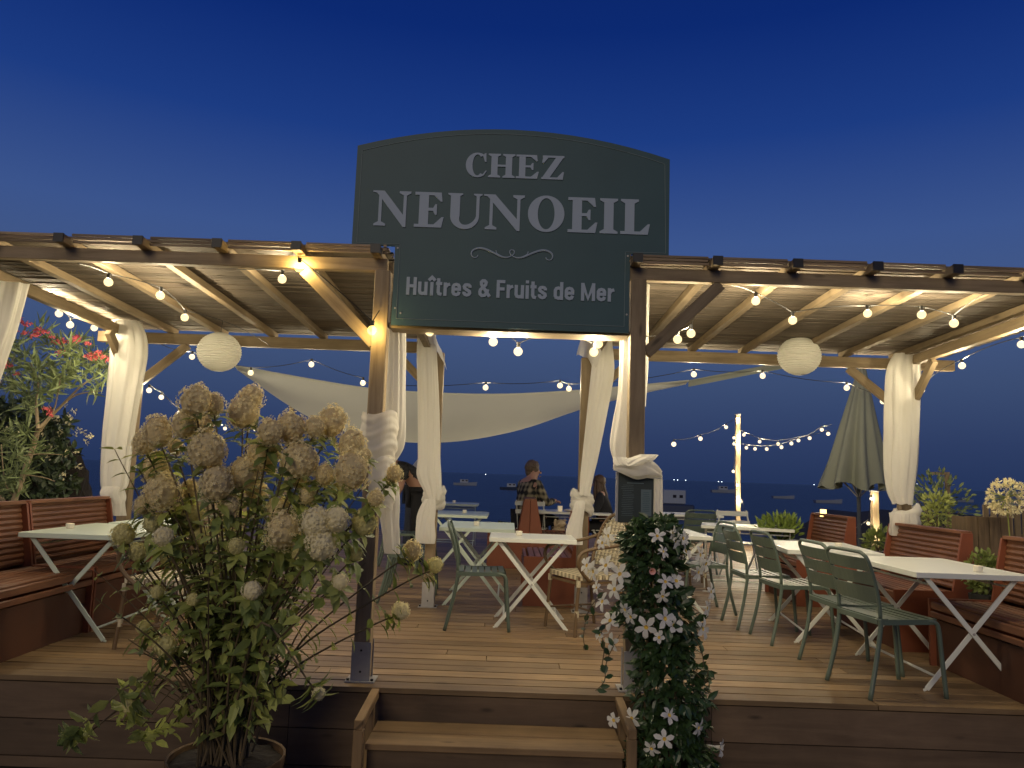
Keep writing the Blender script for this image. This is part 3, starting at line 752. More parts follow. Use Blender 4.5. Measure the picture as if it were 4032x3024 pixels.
# tealights
def make_tealight():
    t = thing('tealight_holder', 'x', 'candle')
    MB().tube([(0, 0, 0), (0, 0, .035)], [.026, .030], 12).build('cup', M['cream'], t, smooth=False)
    MB().tube([(0, 0, .035), (0, 0, .037)], .024, 12).build('candle', M['candle'], t); return t
TL = make_tealight(); TL['group'] = 'tealight holders'
for i, (px, py, l) in enumerate([(2043, 2108, 'tealight holder on the small white table in the middle'), (1876, 2069, 'tealight holder on the pale green table behind the centre green chair'), (1829, 2019, 'tealight holder on the third row table'), (1788, 1979, 'tealight holder on the farthest left table'), (275, 2080, 'white tealight holder on the pale green table by the left benches'), (3852, 2250, 'tealight holder on the nearest right table'), (3302, 2155, 'tealight holder on the second right table')]):
    d = ray(px, py); k = (.72-EYE)/d.z; p = V(0, 0, EYE)+d*k; p.z = .719; place(TL, i, p, 0, l)

# lantern, lamp, parasol
def lantern(px, py, Y, r, label):
    c = at(px, py, Y); t = thing('paper_lantern', label, 'lantern', (c.x, c.y, c.z-r))
    t['group'] = 'round paper lanterns'
    b = MB(); rr = []; n = 44
    for j in range(n+1):
        a = math.pi*(.06+.88*j/n); w = 1+(.020 if j % 2 else -.020)
        rr.append([c+V(r*math.sin(a)*w*math.cos(2*math.pi*k/28), r*math.sin(a)*w*math.sin(2*math.pi*k/28), -r*.93*math.cos(a)) for k in range(28)])
    b.rings(rr); b.build('shade', M['paper'], t, smooth=False)
    MB().tube([c+V(0, 0, r*.9), c+V(.01, 0, 2.52-c.z)], .003, 5).build('cord', M['cable'], t)
    MB().tube([c+V(r*.17*math.cos(2*math.pi*k/16), r*.17*math.sin(2*math.pi*k/16), r*.91) for k in range(17)], .003, 5).build('wire_ring', M['steel'], t)
lantern(863, 1386, 6.85, .190, 'round white paper lantern hanging under the left pergola')
lantern(3147, 1402, 6.85, .187, 'round white paper lantern hanging under the right pergola')

c = at(3395, 1450, 10); cb = at(3365, 1915, 10)
ps = thing('parasol', 'closed olive grey parasol behind the right pergola', 'parasol', (cb.x+.05, 10, 0))
b = MB(); rr = []; top = V(c.x, 10, c.z+.06); bot = V(cb.x, 10, cb.z)
for j in range(17):
    u = j/16; w = .035+.34*u**.95; ce = top.lerp(bot, u); ring = []
    for k in range(64):
        a = 2*math.pi*k/64; f = 1+(.34*u+.1)*math.cos(8*a+.7*math.sin(3*u))*(.6+.4*math.sin(a*3+1))
        ring.append(ce+V(w*f*math.cos(a), w*f*.7*math.sin(a), .05*math.sin(5*a)*u))
    rr.append(ring)
b.rings(rr); b.build('canopy', M['parasol'], ps, smooth=True)
MB().tube([(cb.x+.05, 10, -.0), (cb.x+.05, 10, 1.4), (top.x, 10, top.z+.05)], .024, 10).build('pole', M['bluejean'], ps)
b = MB()
for k in range(8):
    a = k*math.pi/4; b.tube([(cb.x+.05, 10, 1.08), (cb.x+.05+.26*math.cos(a), 10+.2*math.sin(a), bot.z+.12)], .008, 5)
b.build('rib', M['steel'], ps)
MB().box((cb.x+.05, 10, .03), (.5, .5, .06)).build('base', M['rock'], ps)

tl = thing('table_lamp', 'small glowing orange lamp standing on the far red bench', 'lamp', atX(3242, 2036, 3.55))
c = atX(3242, 2036, 3.55)
MB().tube([c+V(0, 0, .004), c+V(0, 0, .085)], [.036, .033], 12).build('shade', M['lamp'], tl); MB().tube([c+V(0, 0, -.006), c+V(0, 0, .003)], .04, 12).build('base', M['black'], tl)

# menu board on the right post
mc = at(2505, 1958, 4.62)
mb = thing('menu_board', 'dark menu board with a pale card hung on the right front post', 'menu board', (mc.x, 4.62, mc.z-.2))
x0, x1, z0, z1 = mc.x-.105, mc.x+.105, mc.z-.147, mc.z+.155
MB().box((mc.x, 4.635, mc.z), (.21, .022, .302)).build('board', M['slate'], mb, bevel=.002)
MB().box((x1-.045, 4.622, mc.z-.03), (.062, .002, .155)).build('card', M['line'], mb)
b = MB()
for k in range(11): b.box((x1-.045, 4.6205, mc.z+.03-k*.011), (.046-.012*rng.random(), .001, .0022))
b.build('card_text', M['sign'], mb)
b = MB()
for k in range(18): b.box((x0+.055+rng.uniform(-.004, .004), 4.6235, mc.z+.07-k*.0105), (.075-.02*rng.random(), .001, .0018))
b.box((mc.x-.005, 4.6235, mc.z+.083), (.10, .001, .005))
b.build('menu_text', M['line'], mb)
MB().box((x0-.008, 4.64, mc.z), (.012, .03, .29)).build('frame_strip', M['steel'], mb)

# shade sail
sl = thing('shade_sail', 'beige shade sail slung behind the pergolas', 'shade sail', at(1700, 1740, 9))
tp = smoothpath([at(x, y, 9.6) for x, y in ((918, 1438), (1200, 1490), (1470, 1532), (1750, 1550), (2000, 1553), (2250, 1540), (2500, 1519), (2712, 1499))], 6)
bt = smoothpath([at(x, y, Y) for x, y, Y in ((925, 1450, 9.55), (1150, 1605, 9.1), (1330, 1692, 8.8), (1560, 1738, 8.6), (1800, 1738, 8.6), (2050, 1692, 8.7), (2330, 1600, 9.0), (2705, 1507, 9.5))], 6)
b = MB(); b.rings([[a.lerp(c_, t)+V(0, .12*math.sin(math.pi*t), -.02*math.sin(math.pi*t)) for a, c_ in zip(tp, bt)] for t in [k/8 for k in range(9)]], closed=False)
b.build('cloth', M['sail'], sl, smooth=True)
MB().tube(tp, .012, 6).build('hem', M['sail'], sl)
MB().tube([at(925, 1442, 9.6), at(770, 1372, 7.6)], .006, 5).build('rope', M['cable'], sl)
sl2 = smoothpath([at(x, y, 9.8) for x, y in ((2712, 1500), (2850, 1473), (3005, 1443), (3250, 1400))], 4)
b = MB(); b.rings([[p+V(0, 0, -.004*k*i/2) for i, p in enumerate(sl2)] for k in range(3)], closed=False); b.rings([[p+V(0, .02, .01) for p in sl2], [p+V(0, .02, -.075) for p in sl2]], closed=False)
single(b, 'sail_strap', M['parasol'], 'dark folded strap of cloth running up from the sail to the right pergola', 'strap', loc=tuple(sl2[0]))
def swag(b, Y=4.575):
    C_ = smoothpath([at(*p) for p in ((2420, 1840, Y), (2448, 1838, Y), (2500, 1845, Y-.01), (2550, 1843, Y), (2585, 1858, Y+.03), (2602, 1870, Y+.06))], 6)
    W = smoothpath([V(w, 0, 0) for w in (.016, .036, .060, .056, .036, .018)], 6); out = []
    for j, (c, w) in enumerate(zip(C_, W)):
        u = j/len(C_); ring = []
        for q in range(40):
            a = 2*math.pi*q/40; f = 1+.10*math.sin(5*a+3*u)+.08*math.sin(9*a-5*u+1)
            ring.append(c+V(.01*math.sin(4*a), w.x*.62*f*math.cos(a), w.x*f*math.sin(a)))
        out.append(ring)
    b.rings(out, cap=True); return b
# ------------------------------------------------------------------ curtains
def drape(b, rows, nf=7, amp=.16, n=56, k=6, seed=0, fl=.5):
    # rows: (centre, half width, half depth); a gathered tube of cloth with vertical folds
    r_ = random.Random(seed); C_ = smoothpath([a[0] for a in rows], k); W = smoothpath([(a[1], a[2], 0) for a in rows], k)
    ph = [r_.uniform(0, 6.28) for _ in range(4)]; out = []
    for j, (c, w) in enumerate(zip(C_, W)):
        u = j/len(C_); ring = []
        for q in range(n):
            a = 2*math.pi*q/n
            f = 1+amp*math.sin(nf*a+ph[0]+1.6*math.sin(2.1*u+ph[1]))+amp*.5*math.sin((nf*2+1)*a+ph[2]+2*u)+.05*math.sin(3*a+9*u+ph[3])
            ring.append(c+V(w.x*f*math.cos(a), w.y*f*math.sin(a), .006*math.sin(5*a+ph[2])*(u > .96)))
        out.append(ring)
    b.rings(out); return b
def wrap(b, x, y, rx, ry, z0, z1, tilt=0, seed=0, n=40, m=15):
    # cloth wound round a post: a sleeve with creases running round it
    r_ = random.Random(seed); out = []; ph = r_.uniform(0, 6)
    for j in range(m+1):
        u = j/m; z = z0+(z1-z0)*u; bulge = min(1, 4*u+.25, 4*(1-u)+.25); ring = []
        for q in range(n):
            a = 2*math.pi*q/n; s_ = .84+.13*bulge+.035*math.sin(17*u+1.3*math.sin(a+ph)+ph)+.022*math.sin(37*u+2.0*math.sin(2*a))+.012*math.sin(5*a+9*u)
            ring.append(V(x+rx*s_*math.cos(a), y+ry*s_*math.sin(a), z+tilt*math.cos(a)+.012*math.sin(3*a+ph)))
        out.append(ring)
    b.rings(out); return b
def band(b, x, y, z, rx, ry, r, tilt=0, dirn=0, seed=0):
    # one turn of twisted cloth round a post
    C_ = []; ph = seed*1.7
    for q in range(33):
        a = 2*math.pi*q/32; C_.append(V(x+rx*math.cos(a), y+ry*math.sin(a), z+tilt*math.cos(a-dirn)+.006*math.sin(3*a+ph)))
    n = 14; rr = []
    for q, c in enumerate(C_):
        a = 2*math.pi*q/32; o = V(math.cos(a), math.sin(a), 0); ring = []
        for k in range(n):
            t = 2*math.pi*k/n; f = 1+.12*math.sin(4*t+2*a+ph)+.08*math.sin(7*t-3*a); w = r*(1+.22*math.sin(a*2+ph))
            ring.append(c+o*math.cos(t)*w*.55*f+V(0, 0, math.sin(t)*w*f))
        rr.append(ring)
    b.rings(rr); return b
def curtain(label, parts, loc):
    t = thing('curtain', label, 'curtain', loc, group='white voile curtains')
    for nm, fn in parts:
        b = MB(); fn(b); b.build(nm, M['curtain'], t, smooth=True)
    return t
def rowsat(lst, Y, dep=.4):
    out = []
    for l in lst:
        px, py, w = l[:3]; y = l[3] if len(l) > 3 else Y; p = at(px, py, y); hw = w/2/3028*y; out.append((p, hw, max(.02, hw*dep)))
    return out
curtain('white curtain at the left edge of the picture', [('drape', lambda b: drape(b, [(V(-3.50, 5.2, 2.42), .12, .05), (V(-3.53, 5.2, 2.1), .11, .05), (V(-3.60, 5.2, 1.7), .09, .05), (V(-3.66, 5.2, 1.2), .06, .05)], 6, seed=1))], (-3.5, 5.2, 1.2))
curtain('white curtain hanging at the back left corner of the left pergola', [
    ('drape', lambda b: drape(b, rowsat([(495, 1262, 95), (508, 1320, 118), (510, 1400, 125), (495, 1520, 118), (468, 1700, 108), (452, 1830, 98), (448, 1900, 92), (445, 1930, 74)], 6.95), 8, seed=2)),
    ('knot', lambda b: drape(b, rowsat([(448, 1915, 78), (440, 1940, 92), (446, 1965, 84), (455, 1985, 66), (455, 2030, 70)], 6.95, .6), 5, .1, seed=3))], (-3.7, 6.95, .8))
curtain('white curtain wound round the left front post', [
    ('drape', lambda b: drape(b, rowsat([(1560, 1285, 62), (1562, 1400, 62), (1560, 1560, 66), (1555, 1680, 76), (1535, 1760, 90), (1500, 1830, 80)], 4.86, .5), 5, seed=4)),
    ('wrap', lambda b: wrap(b, -.805, 4.72, .118, .095, 1.30, 1.575, .008, 5, m=34)),
    ('lower_wrap', lambda b: wrap(b, -.785, 4.72, .100, .088, 1.02, 1.31, -.02, 6, m=34)),
    ('tail', lambda b: drape(b, rowsat([(1518, 1890, 84), (1530, 1960, 76), (1535, 2040, 66), (1540, 2120, 60), (1545, 2180, 52)], 4.80, .4), 5, seed=7))], (-.8, 4.8, .7))
curtain('white curtain tied to the back post left of centre', [
    ('drape', lambda b: drape(b, rowsat([(1680, 1300, 62), (1680, 1400, 68), (1685, 1600, 72), (1688, 1800, 76), (1690, 1870, 84), (1702, 1925, 64), (1708, 1965, 40)], 7.08, .45), 6, seed=8)),
    ('knot', lambda b: [band(b, -.70+.01, 7.235, z_, .085, .088, .042, t_, d_, s_) for z_, t_, d_, s_ in ((1.01, .035, 0, 1), (.955, .045, .4, 2), (.985, -.03, .2, 3), (.915, .02, .6, 4))]),
    ('tail', lambda b: drape(b, rowsat([(1695, 1965, 40), (1683, 2010, 56), (1674, 2060, 66), (1674, 2110, 70), (1678, 2140, 60)], 7.06, .35), 5, seed=10))], (-.75, 7.1, .7))
curtain('white curtain tied to the back post right of centre', [
    ('drape', lambda b: drape(b, rowsat([(2374, 1310, 60), (2378, 1400, 70), (2372, 1480, 76), (2345, 1650, 66), (2322, 1800, 54), (2310, 1880, 44), (2302, 1950, 34)], 7.08, .45), 6, seed=11)),
    ('knot', lambda b: [band(b, .69, 7.235, z_, .085, .088, .042, t_, d_, s_) for z_, t_, d_, s_ in ((1.04, -.035, 0, 5), (.985, -.045, .4, 6), (1.01, .03, .2, 7), (.94, -.03, .6, 8))]),
    ('tail', lambda b: drape(b, rowsat([(2285, 1975, 34), (2272, 2030, 44), (2260, 2090, 56), (2258, 2145, 58)], 7.02, .35), 5, seed=13))], (.68, 7.1, .7))
curtain('white curtain gathered over the menu board on the right front post', [
    ('drape', lambda b: drape(b, rowsat([(2464, 1320, 40), (2462, 1450, 42), (2460, 1560, 50), (2450, 1680, 66), (2442, 1760, 72), (2452, 1830, 60)], 4.84, .5), 5, seed=14)),
    ('strip', lambda b: drape(b, rowsat([(2546, 1120, 22), (2544, 1220, 22), (2540, 1330, 24), (2538, 1450, 24), (2534, 1600, 14)], 4.86, .5), 3, seed=15)),
    ('wrap', lambda b: drape(b, [(at(2438, 1800, 4.62), .035, .05), (at(2470, 1835, 4.57), .06, .055), (at(2520, 1812, 4.57), .07, .06), (at(2560, 1790, 4.62), .05, .05)], 4, .15, seed=16)),
    ('swag', lambda b: swag(b)),
    ('tail', lambda b: drape(b, rowsat([(2572, 1845, 50), (2586, 1890, 42), (2588, 1950, 40), (2588, 2030, 40), (2592, 2080, 34)], 4.66, .5), 4, seed=17))], (.77, 4.7, .8))
curtain('white curtain hanging at the back right corner of the right pergola', [
    ('drape', lambda b: drape(b, rowsat([(3570, 1392, 84), (3556, 1450, 116), (3552, 1560, 122), (3550, 1700, 124), (3545, 1830, 118), (3545, 1930, 96), (3556, 1985, 70)], 7.08), 8, seed=18)),
    ('knot', lambda b: [band(b, 3.70, 7.22, z_, .098, .095, .05, t_, d_, s_) for z_, t_, d_, s_ in ((1.00, .03, 0, 9), (.94, -.04, .4, 10), (.89, .03, .9, 11))]), ('tail', lambda b: drape(b, rowsat([(3555, 2020, 84), (3556, 2060, 92), (3560, 2110, 96)], 7.08, .5), 6, seed=20))], (3.7, 7.1, .7))
# cloth folded over the ends of the inner side beams
for px, s_, l in ((1712, 1, 'white cloth folded over the beam end above the left of centre back post'), (2322, -1, 'white cloth folded over the beam end above the right of centre back post')):
    c = at(px, 1350, 7.08); X = c.x
    b = MB(); rr = []
    for j in range(13):
        u = j/12; a = (u-.5)*2.1
        rr.append([V(X+s_*(.17*(u-.35)), 6.6+q*.09, 2.47-.10*q/7-.34*max(0, s_*1*(u-.45))*1.0-(.05*math.sin(math.pi*u*3+q*.4))*.25) for q in range(8)])
    b.rings(rr, closed=False); single(b, 'draped_cloth', M['curtain'], l, 'cloth', smooth=True)

# ------------------------------------------------------------------ string lights
BULBS = {}
LAMPS = {}
def lamp(bulb, hot, off):
    low = hot == 'hot' and (BASE[bulb.parent.name]+off).z < 2.25
    key = 'low' if low else hot
    if key not in LAMPS:
        l = bpy.data.lights.new('filament', 'POINT'); l.shadow_soft_size = .012 if hot != 'far' else .015
        l.color = (1, .70, .24) if hot == 'hot' else (1, .84, .54)
        l.energy = 4*math.pi*math.pi*.0235**2*BULB*.5*{None: 1, 'far': .8, 'hot': .55, 'low': .22}[key]*2/math.pi*3.7; LAMPS[key] = l
    lo = bpy.data.objects.new('filament', LAMPS[key]); scene.collection.objects.link(lo); lo.parent = bulb
def bulb_part(parent, p, hot=None, r=.0235):
    r = r*1.25 if r < .025 else r
    key = (hot, r)
    off = Vector(p)-BASE[parent.name]
    if key not in BULBS:
        b = MB(); b.ball((0, 0, 0), r, nu=10, nv=7)
        o = b.build('bulb', M[{None: 'bulb', 'hot': 'bulbhot', 'far': 'bulbfar'}[hot]], parent, smooth=True, loc=tuple(BASE[parent.name])); 
        s_ = MB().tube([(0, 0, r*.9), (0, 0, r+.03)], [.011, .013], 8).build('socket', M['black'], o, loc=tuple(BASE[parent.name]))
        for v in o.data.vertices: v.co += BASE[parent.name]
        for v in s_.data.vertices: v.co += BASE[parent.name]
        s_.location = (0, 0, 0); BULBS[key] = (o, s_); o.location = off; lamp(o, hot, off); return o
    o0, s0 = BULBS[key]; o = o0.copy(); scene.collection.objects.link(o); o.parent = parent; o.location = off
    s_ = s0.copy(); scene.collection.objects.link(s_); s_.parent = o; s_.location = (0, 0, 0); lamp(o, hot, off); return o
def string(label, pts, start=None, end=None, hot=(), r=.0235, far=False, sag=.05, col='cable'):
    P_ = [at(*p) if len(p) == 3 else atX(p[0], p[1], p[3]) for p in pts]
    t = thing('string_lights', label, 'string lights', P_[0], group='strings of round bulbs')
    anchors = ([Vector(start)] if start else [])+[p+V(0, 0, r+.03) for p in P_]+([Vector(end)] if end else [])
    cable = []
    for a, c_ in zip(anchors, anchors[1:]):
        L = (c_-a).length
        for k in range(6):
            u = k/6; cable.append(a.lerp(c_, u)+V(0, 0, sag*L*4*u*(1-u)*(-.5 if far else 1)*.6))
    cable.append(anchors[-1])
    MB().tube(cable, .0035 if not far else .004, 5).build('cable', M[col], t)
    for i, p in enumerate(P_): bulb_part(t, p, 'hot' if i in hot else ('far' if far else None), r)
    return t
string('string of five bulbs along the outer left side of the left pergola', [(202, 1175, 0, -3.72), (232, 1235, 0, -3.72), (276, 1279, 0, -3.72), (371, 1291, 0, -3.72), (444, 1308, 0, -3.74)], start=(-3.72, 5.4, 2.45), end=(-3.66, 7.2, 2.42))
string('string of bulbs hanging under the front of the left pergola roof', [(427, 1111, 5.0), (631, 1163, 5.15), (727, 1250, 5.7)], start=(-2.75, 4.72, 2.45), end=(-2.3, 7.2, 2.36))
string('string with the very bright bulbs beside the left front post', [(1111, 1099, 5.0), (1178, 1053, 4.635), (1465, 1301, 4.585)], start=(-1.75, 4.73, 2.45), end=(-.83, 4.64, 2.2), hot=(1, 2), sag=.03)
string('string of bulbs behind the left pergola above the shade sail', [(756, 1405, 7.9), (987, 1468, 7.9), (1226, 1435, 7.9), (1429, 1508, 7.9)], start=(-3.4, 7.3, 2.36), sag=-.06)
string('string of bulbs running from the left back post down to the distant left pole', [(587, 1537, 7.4), (635, 1564, 7.9), (705, 1626, 8.8), (832, 1683, 10.2), (886, 1687, 10.8), (1004, 1691, 12), (1083, 1670, 12.6)], end=at(1148, 1650, 13), r=.026, far=True)
string('string of bulbs looping under the sign', [(1692, 1306, 4.82), (1942, 1346, 4.9), (2040, 1384, 4.9), (2338, 1386, 4.95), (2356, 1354, 4.9)], start=(-.72, 4.72, 2.13), end=(.72, 4.79, 2.12), sag=.22)
string('two bulbs just right of the right front post', [(2668, 1336, 5.0), (2721, 1313, 5.0)], start=(.80, 4.76, 2.12), end=(1.3, 5.4, 2.47), sag=-.05)
string('string of bulbs hanging under the front of the right pergola roof', [(2976, 1185, 5.0), (3121, 1261, 5.1), (3416, 1234, 5.3), (3629, 1239, 5.1), (3756, 1273, 5.1)], start=(1.35, 4.73, 2.46), end=(2.95, 4.73, 2.46), sag=.04)
string('string of bulbs along the outer right side of the right pergola', [(4022, 1356, 0, 3.86), (3788, 1440, 0, 3.86), (3629, 1536, 0, 3.90)], start=(3.85, 4.75, 2.42), end=(3.86, 7.6, 2.15))
string('string of bulbs across the back between the pergolas', [(1912, 1526, 7.9), (2205, 1518, 7.9), (2240, 1531, 8.1), (2732, 1474, 7.6), (3003, 1480, 7.7), (3334, 1527, 7.7), (3477, 1580, 7.6)], start=at(1429, 1505, 7.9), sag=-.05)
string('string of bulbs climbing to the top of the right pole', [(2653, 1749, 10.5), (2758, 1727, 12), (2859, 1682, 14), (2905, 1652, 14.92)], r=.034, far=True)
string('upper string of bulbs swinging right from the pole', [(2929, 1712, 14.9), (2991, 1739, 14.6), (3064, 1748, 14.3), (3144, 1734, 14), (3188, 1725, 13.7), (3236, 1692, 13.4)], start=at(2905, 1690, 15), end=at(3275, 1672, 13.1), r=.033, far=True, col='cable')
string('lower string of bulbs swinging right from the pole', [(2939, 1763, 14.9), (2973, 1767, 14.6), (3019, 1768, 14.3), (3077, 1761, 14), (3116, 1746, 13.6), (3261, 1708, 13)], start=at(2905, 1745, 15), r=.033, far=True)
string('string of bulbs wound down the right pole', [(2890, 1724, 14.88), (2890, 1748, 14.88), (2902, 1753, 14.86), (2887, 1856, 14.88), (2904, 1910, 14.86), (2905, 1958, 14.86), (2919, 1975, 14.88), (2945, 2057, 14.7)], r=.03, far=True, sag=.02)
string('string of bulbs round the short post by the parasol', [(3431, 1964, 11.9), (3419, 2061, 11.8), (3320, 2115, 10.6), (3470, 2107, 11.8)], r=.028, far=True, sag=.05)
def pole(px, pyt, Y, w, label, taper=1):
    p = at(px, pyt, Y); t = thing('light_pole', label, 'pole', (p.x, Y, 0), group='wooden poles carrying string lights')
    MB().box((p.x, Y, p.z/2), (w, w, p.z)).build('post', M['pine'], t, bevel=.005); MB().box((p.x, Y, p.z+.012), (w*1.1, w*1.1, .02)).build('cap', M['steel'], t)
pole(2905, 1635, 15, .085, 'tall wooden pole wound with bulbs at the far right of the deck')
pole(1150, 1590, 13, .075, 'pale wooden pole behind the hydrangea')
pole(3443, 1938, 12, .095, 'short wooden post lit by a string of bulbs beside the parasol')

# ------------------------------------------------------------------ people
def skin(name, nodes, edges, root, m, parent, sub=2):
    keys = list(nodes); idx = {k: i for i, k in enumerate(keys)}
    me = bpy.data.meshes.new(name); base = BASE.get(parent.name, Vector())
    me.from_pydata([tuple(Vector(nodes[k][0])) for k in keys], [(idx[a], idx[c]) for a, c in edges], [])
    o = bpy.data.objects.new(name, me); scene.collection.objects.link(o); me.update()
    mo = o.modifiers.new('skin', 'SKIN')
    if not me.skin_vertices: 
        bpy.context.view_layer.objects.active = o; o.select_set(True); bpy.ops.mesh.customdata_skin_add(); o.select_set(False)
    for k in keys:
        r = nodes[k][1]; s_ = me.skin_vertices[0].data[idx[k]]; s_.radius = (r, r) if not isinstance(r, tuple) else r
        s_.use_root = k in root
    mo.use_smooth_shade = True
    ss = o.modifiers.new('sub', 'SUBSURF'); ss.levels = sub; ss.render_levels = sub
    bpy.context.view_layer.update()
    em = bpy.data.meshes.new_from_object(o.evaluated_get(bpy.context.evaluated_depsgraph_get()))
    bpy.data.objects.remove(o); em.materials.clear(); em.materials.append(m)
    em.attributes.new('tint', 'FLOAT', 'FACE')
    q = bpy.data.objects.new(name, em); scene.collection.objects.link(q); q.parent = parent; BASE[q.name] = base
    em.polygons.foreach_set('use_smooth', [True]*len(em.polygons)); return q
def hand(nodes, edges, roots, w, d, n, s, sd, tag_):
    # wrist w, direction d, palm normal n, size s; five fingers each its own chain rooted in the palm
    d = Vector(d).normalized(); n = Vector(n).normalized(); x = d.cross(n).normalized()*sd
    w = Vector(w)
    for i, (o, L) in enumerate(((-.030, .075), (-.010, .085), (.010, .080), (.030, .062))):
        a = w+d*.07*s+x*o*s; c = a+d*L*.5*s-n*.008*s; e = a+d*L*.85*s-n*.035*s; k = tag_+str(i)
        nodes[k+'a'] = (a, .0095*s); nodes[k+'b'] = (c, .0085*s); nodes[k+'c'] = (e, .007*s); edges += [(k+'a', k+'b'), (k+'b', k+'c')]; roots.append(k+'a')
    a = w+d*.025*s-x*.028*s; c = a+d*.03*s-x*.03*s-n*.01*s; e = c+d*.03*s-x*.004*s-n*.01*s; k = tag_+'t'
    nodes[k+'a'] = (a, .012*s); nodes[k+'b'] = (c, .010*s); nodes[k+'c'] = (e, .008*s); edges += [(k+'a', k+'b'), (k+'b', k+'c')]; roots.append(k+'a')
def person(label, loc, rz, J, shirt, trouser, hair, hairlen=0, sleeves='long', shoes=True, cap=None):
    """J: joints in local metres, facing +X"""
    t = thing('person', label, 'person', (0, 0, 0)); N_ = {}; E_ = []; roots = ['pel']
    for k, v in J.items(): N_[k] = v
    E_ += [('pel', 'waist'), ('waist', 'chest'), ('chest', 'neck'), ('neck', 'skull'), ('skull', 'crown'), ('skull', 'jaw')]
    for s_ in 'lr':
        E_ += [('chest', 'sh'+s_), ('sh'+s_, 'el'+s_), ('el'+s_, 'wr'+s_), ('wr'+s_, 'pa'+s_), ('pel', 'hp'+s_), ('hp'+s_, 'kn'+s_), ('kn'+s_, 'an'+s_), ('an'+s_, 'to'+s_)]
    E2 = list(E_); N2 = dict(N_)
    hd = Vector(J['skull'][0])
    for s_, y in (('l', 1), ('r', -1)):
        w = Vector(J['wr'+s_][0]); p = Vector(J['pa'+s_][0]); hand(N2, E2, roots, w, p-w, V(0, 0, 1) if abs((p-w).normalized().z) < .8 else V(0, y, 0), 1, y, 'f'+s_)
    fd = (Vector(J['face'][0])-hd).normalized(); N2.pop('face')
    sd = fd.cross(V(0, 0, 1)).normalized()
    N2['nose'] = (hd+fd*.092+V(0, 0, -.028), .013); N2['nosetop'] = (hd+fd*.075+V(0, 0, .005), .012); E2 += [('nosetop', 'nose')]; roots.append('nosetop')
    N2['lip1'] = (hd+fd*.082+sd*.02+V(0, 0, -.062), .009); N2['lip2'] = (hd+fd*.082-sd*.02+V(0, 0, -.062), .009); E2 += [('lip1', 'lip2')]; roots.append('lip1')
    for q, s_ in enumerate((1, -1)):
        N2['ear%d' % q] = (hd+sd*.078*s_+V(0, 0, .0), .018); N2['earb%d' % q] = (hd+sd*.080*s_+V(0, 0, -.03), .012); E2.append(('ear%d' % q, 'earb%d' % q)); roots.append('ear%d' % q)
    N_.pop('face')
    body = skin('body', N2, E2, roots, M['skin'], t)
    b = MB()
    for s_ in (1, -1): b.ball(hd+fd*.083+sd*.03*s_+V(0, 0, .006), .0065, nu=8, nv=5)
    b.build('eyes', M['glassd'], body, smooth=True)
    g = .016
    tn = {k: (N_[k][0], (N_[k][1]+g)) for k in ('waist', 'chest', 'shl', 'shr')}; tn['pel'] = (N_['pel'][0], N_['pel'][1]+.004); tn['neck'] = (tuple(Vector(N_['chest'][0]).lerp(Vector(N_['neck'][0]), .8)), .070)
    te = [('pel', 'waist'), ('waist', 'chest'), ('chest', 'shl'), ('chest', 'shr'), ('chest', 'neck')]
    for s_ in 'lr':
        if sleeves == 'long':
            tn['el'+s_] = (N_['el'+s_][0], N_['el'+s_][1]+.012); tn['wr'+s_] = (N_['wr'+s_][0], N_['wr'+s_][1]+.014); te += [('sh'+s_, 'el'+s_), ('el'+s_, 'wr'+s_)]
        else:
            mid = Vector(N_['sh'+s_][0]).lerp(Vector(N_['el'+s_][0]), .7); tn['sl'+s_] = (mid, .068); te.append(('sh'+s_, 'sl'+s_))
    skin('shirt', tn, te, ['pel'], shirt, t)
    tn = {'pel': (N_['pel'][0], N_['pel'][1]+.012)}; te = []
    for s_ in 'lr':
        for k, e in (('hp', .016), ('kn', .018), ('an', .022)): tn[k+s_] = (N_[k+s_][0], N_[k+s_][1]+e)
        te += [('pel', 'hp'+s_), ('hp'+s_, 'kn'+s_), ('kn'+s_, 'an'+s_)]
    skin('trousers', tn, te, ['pel'], trouser, t)
    b = MB()
    for s_ in 'lr':
        a, o = Vector(J['an'+s_][0]), Vector(J['to'+s_][0]); m_ = a.lerp(o, .55); b.ball((m_.x, m_.y, .045), .14, .05, .045, jit=.02)
    b.build('shoes', M['darkcloth'], t, smooth=True)
    b = MB()
    back = -fd
    b.ball(hd+back*.032+V(0, 0, .038), .095, .100, .100, nu=18, nv=12, jit=.05); b.ball(hd+back*.045+V(0, 0, -.03), .075, .075, .075, nu=14, nv=9, jit=.06)
    for k in range(90):
        a = rng.uniform(0, 6.28); e = rng.uniform(.1, 1.2); dr = V(math.cos(a)*math.cos(e), math.sin(a)*math.cos(e), math.sin(e))
        if dr.dot(fd) > .45 and e < .9: continue
        p = hd+back*.018+V(0, 0, .035)+dr*.095
        b.tube([p, p+dr*.015+V(0, 0, -.025)], [.012, .004], 4)
    if hairlen:
        for k in range(60):
            a = rng.uniform(-1.9, 1.9); dr = back*math.cos(a)+sd*math.sin(a); p = hd+dr*.09+V(0, 0, rng.uniform(-.02, .05))
            L = hairlen*rng.uniform(.8, 1.1); b.tube(smoothpath([p, p+dr*.03+V(0, 0, -L*.4), p+dr*.045+V(0, 0, -L*.8)+back*.02, p+dr*.02+V(0, 0, -L)], 3), .017, 5)
    b.build('hair', hair, t, smooth=True)
    if cap: 
        b = MB(); b.ball(hd+V(0, 0, .055), .105, .105, .075, nu=16, nv=8); b.tube([hd+fd*.09+V(0, 0, .05), hd+fd*.17+V(0, 0, .035)], [.06, .05], 8); b.build('cap', cap, t, smooth=True)
    t.location = loc; t.rotation_euler = (0, 0, rz)
    return t
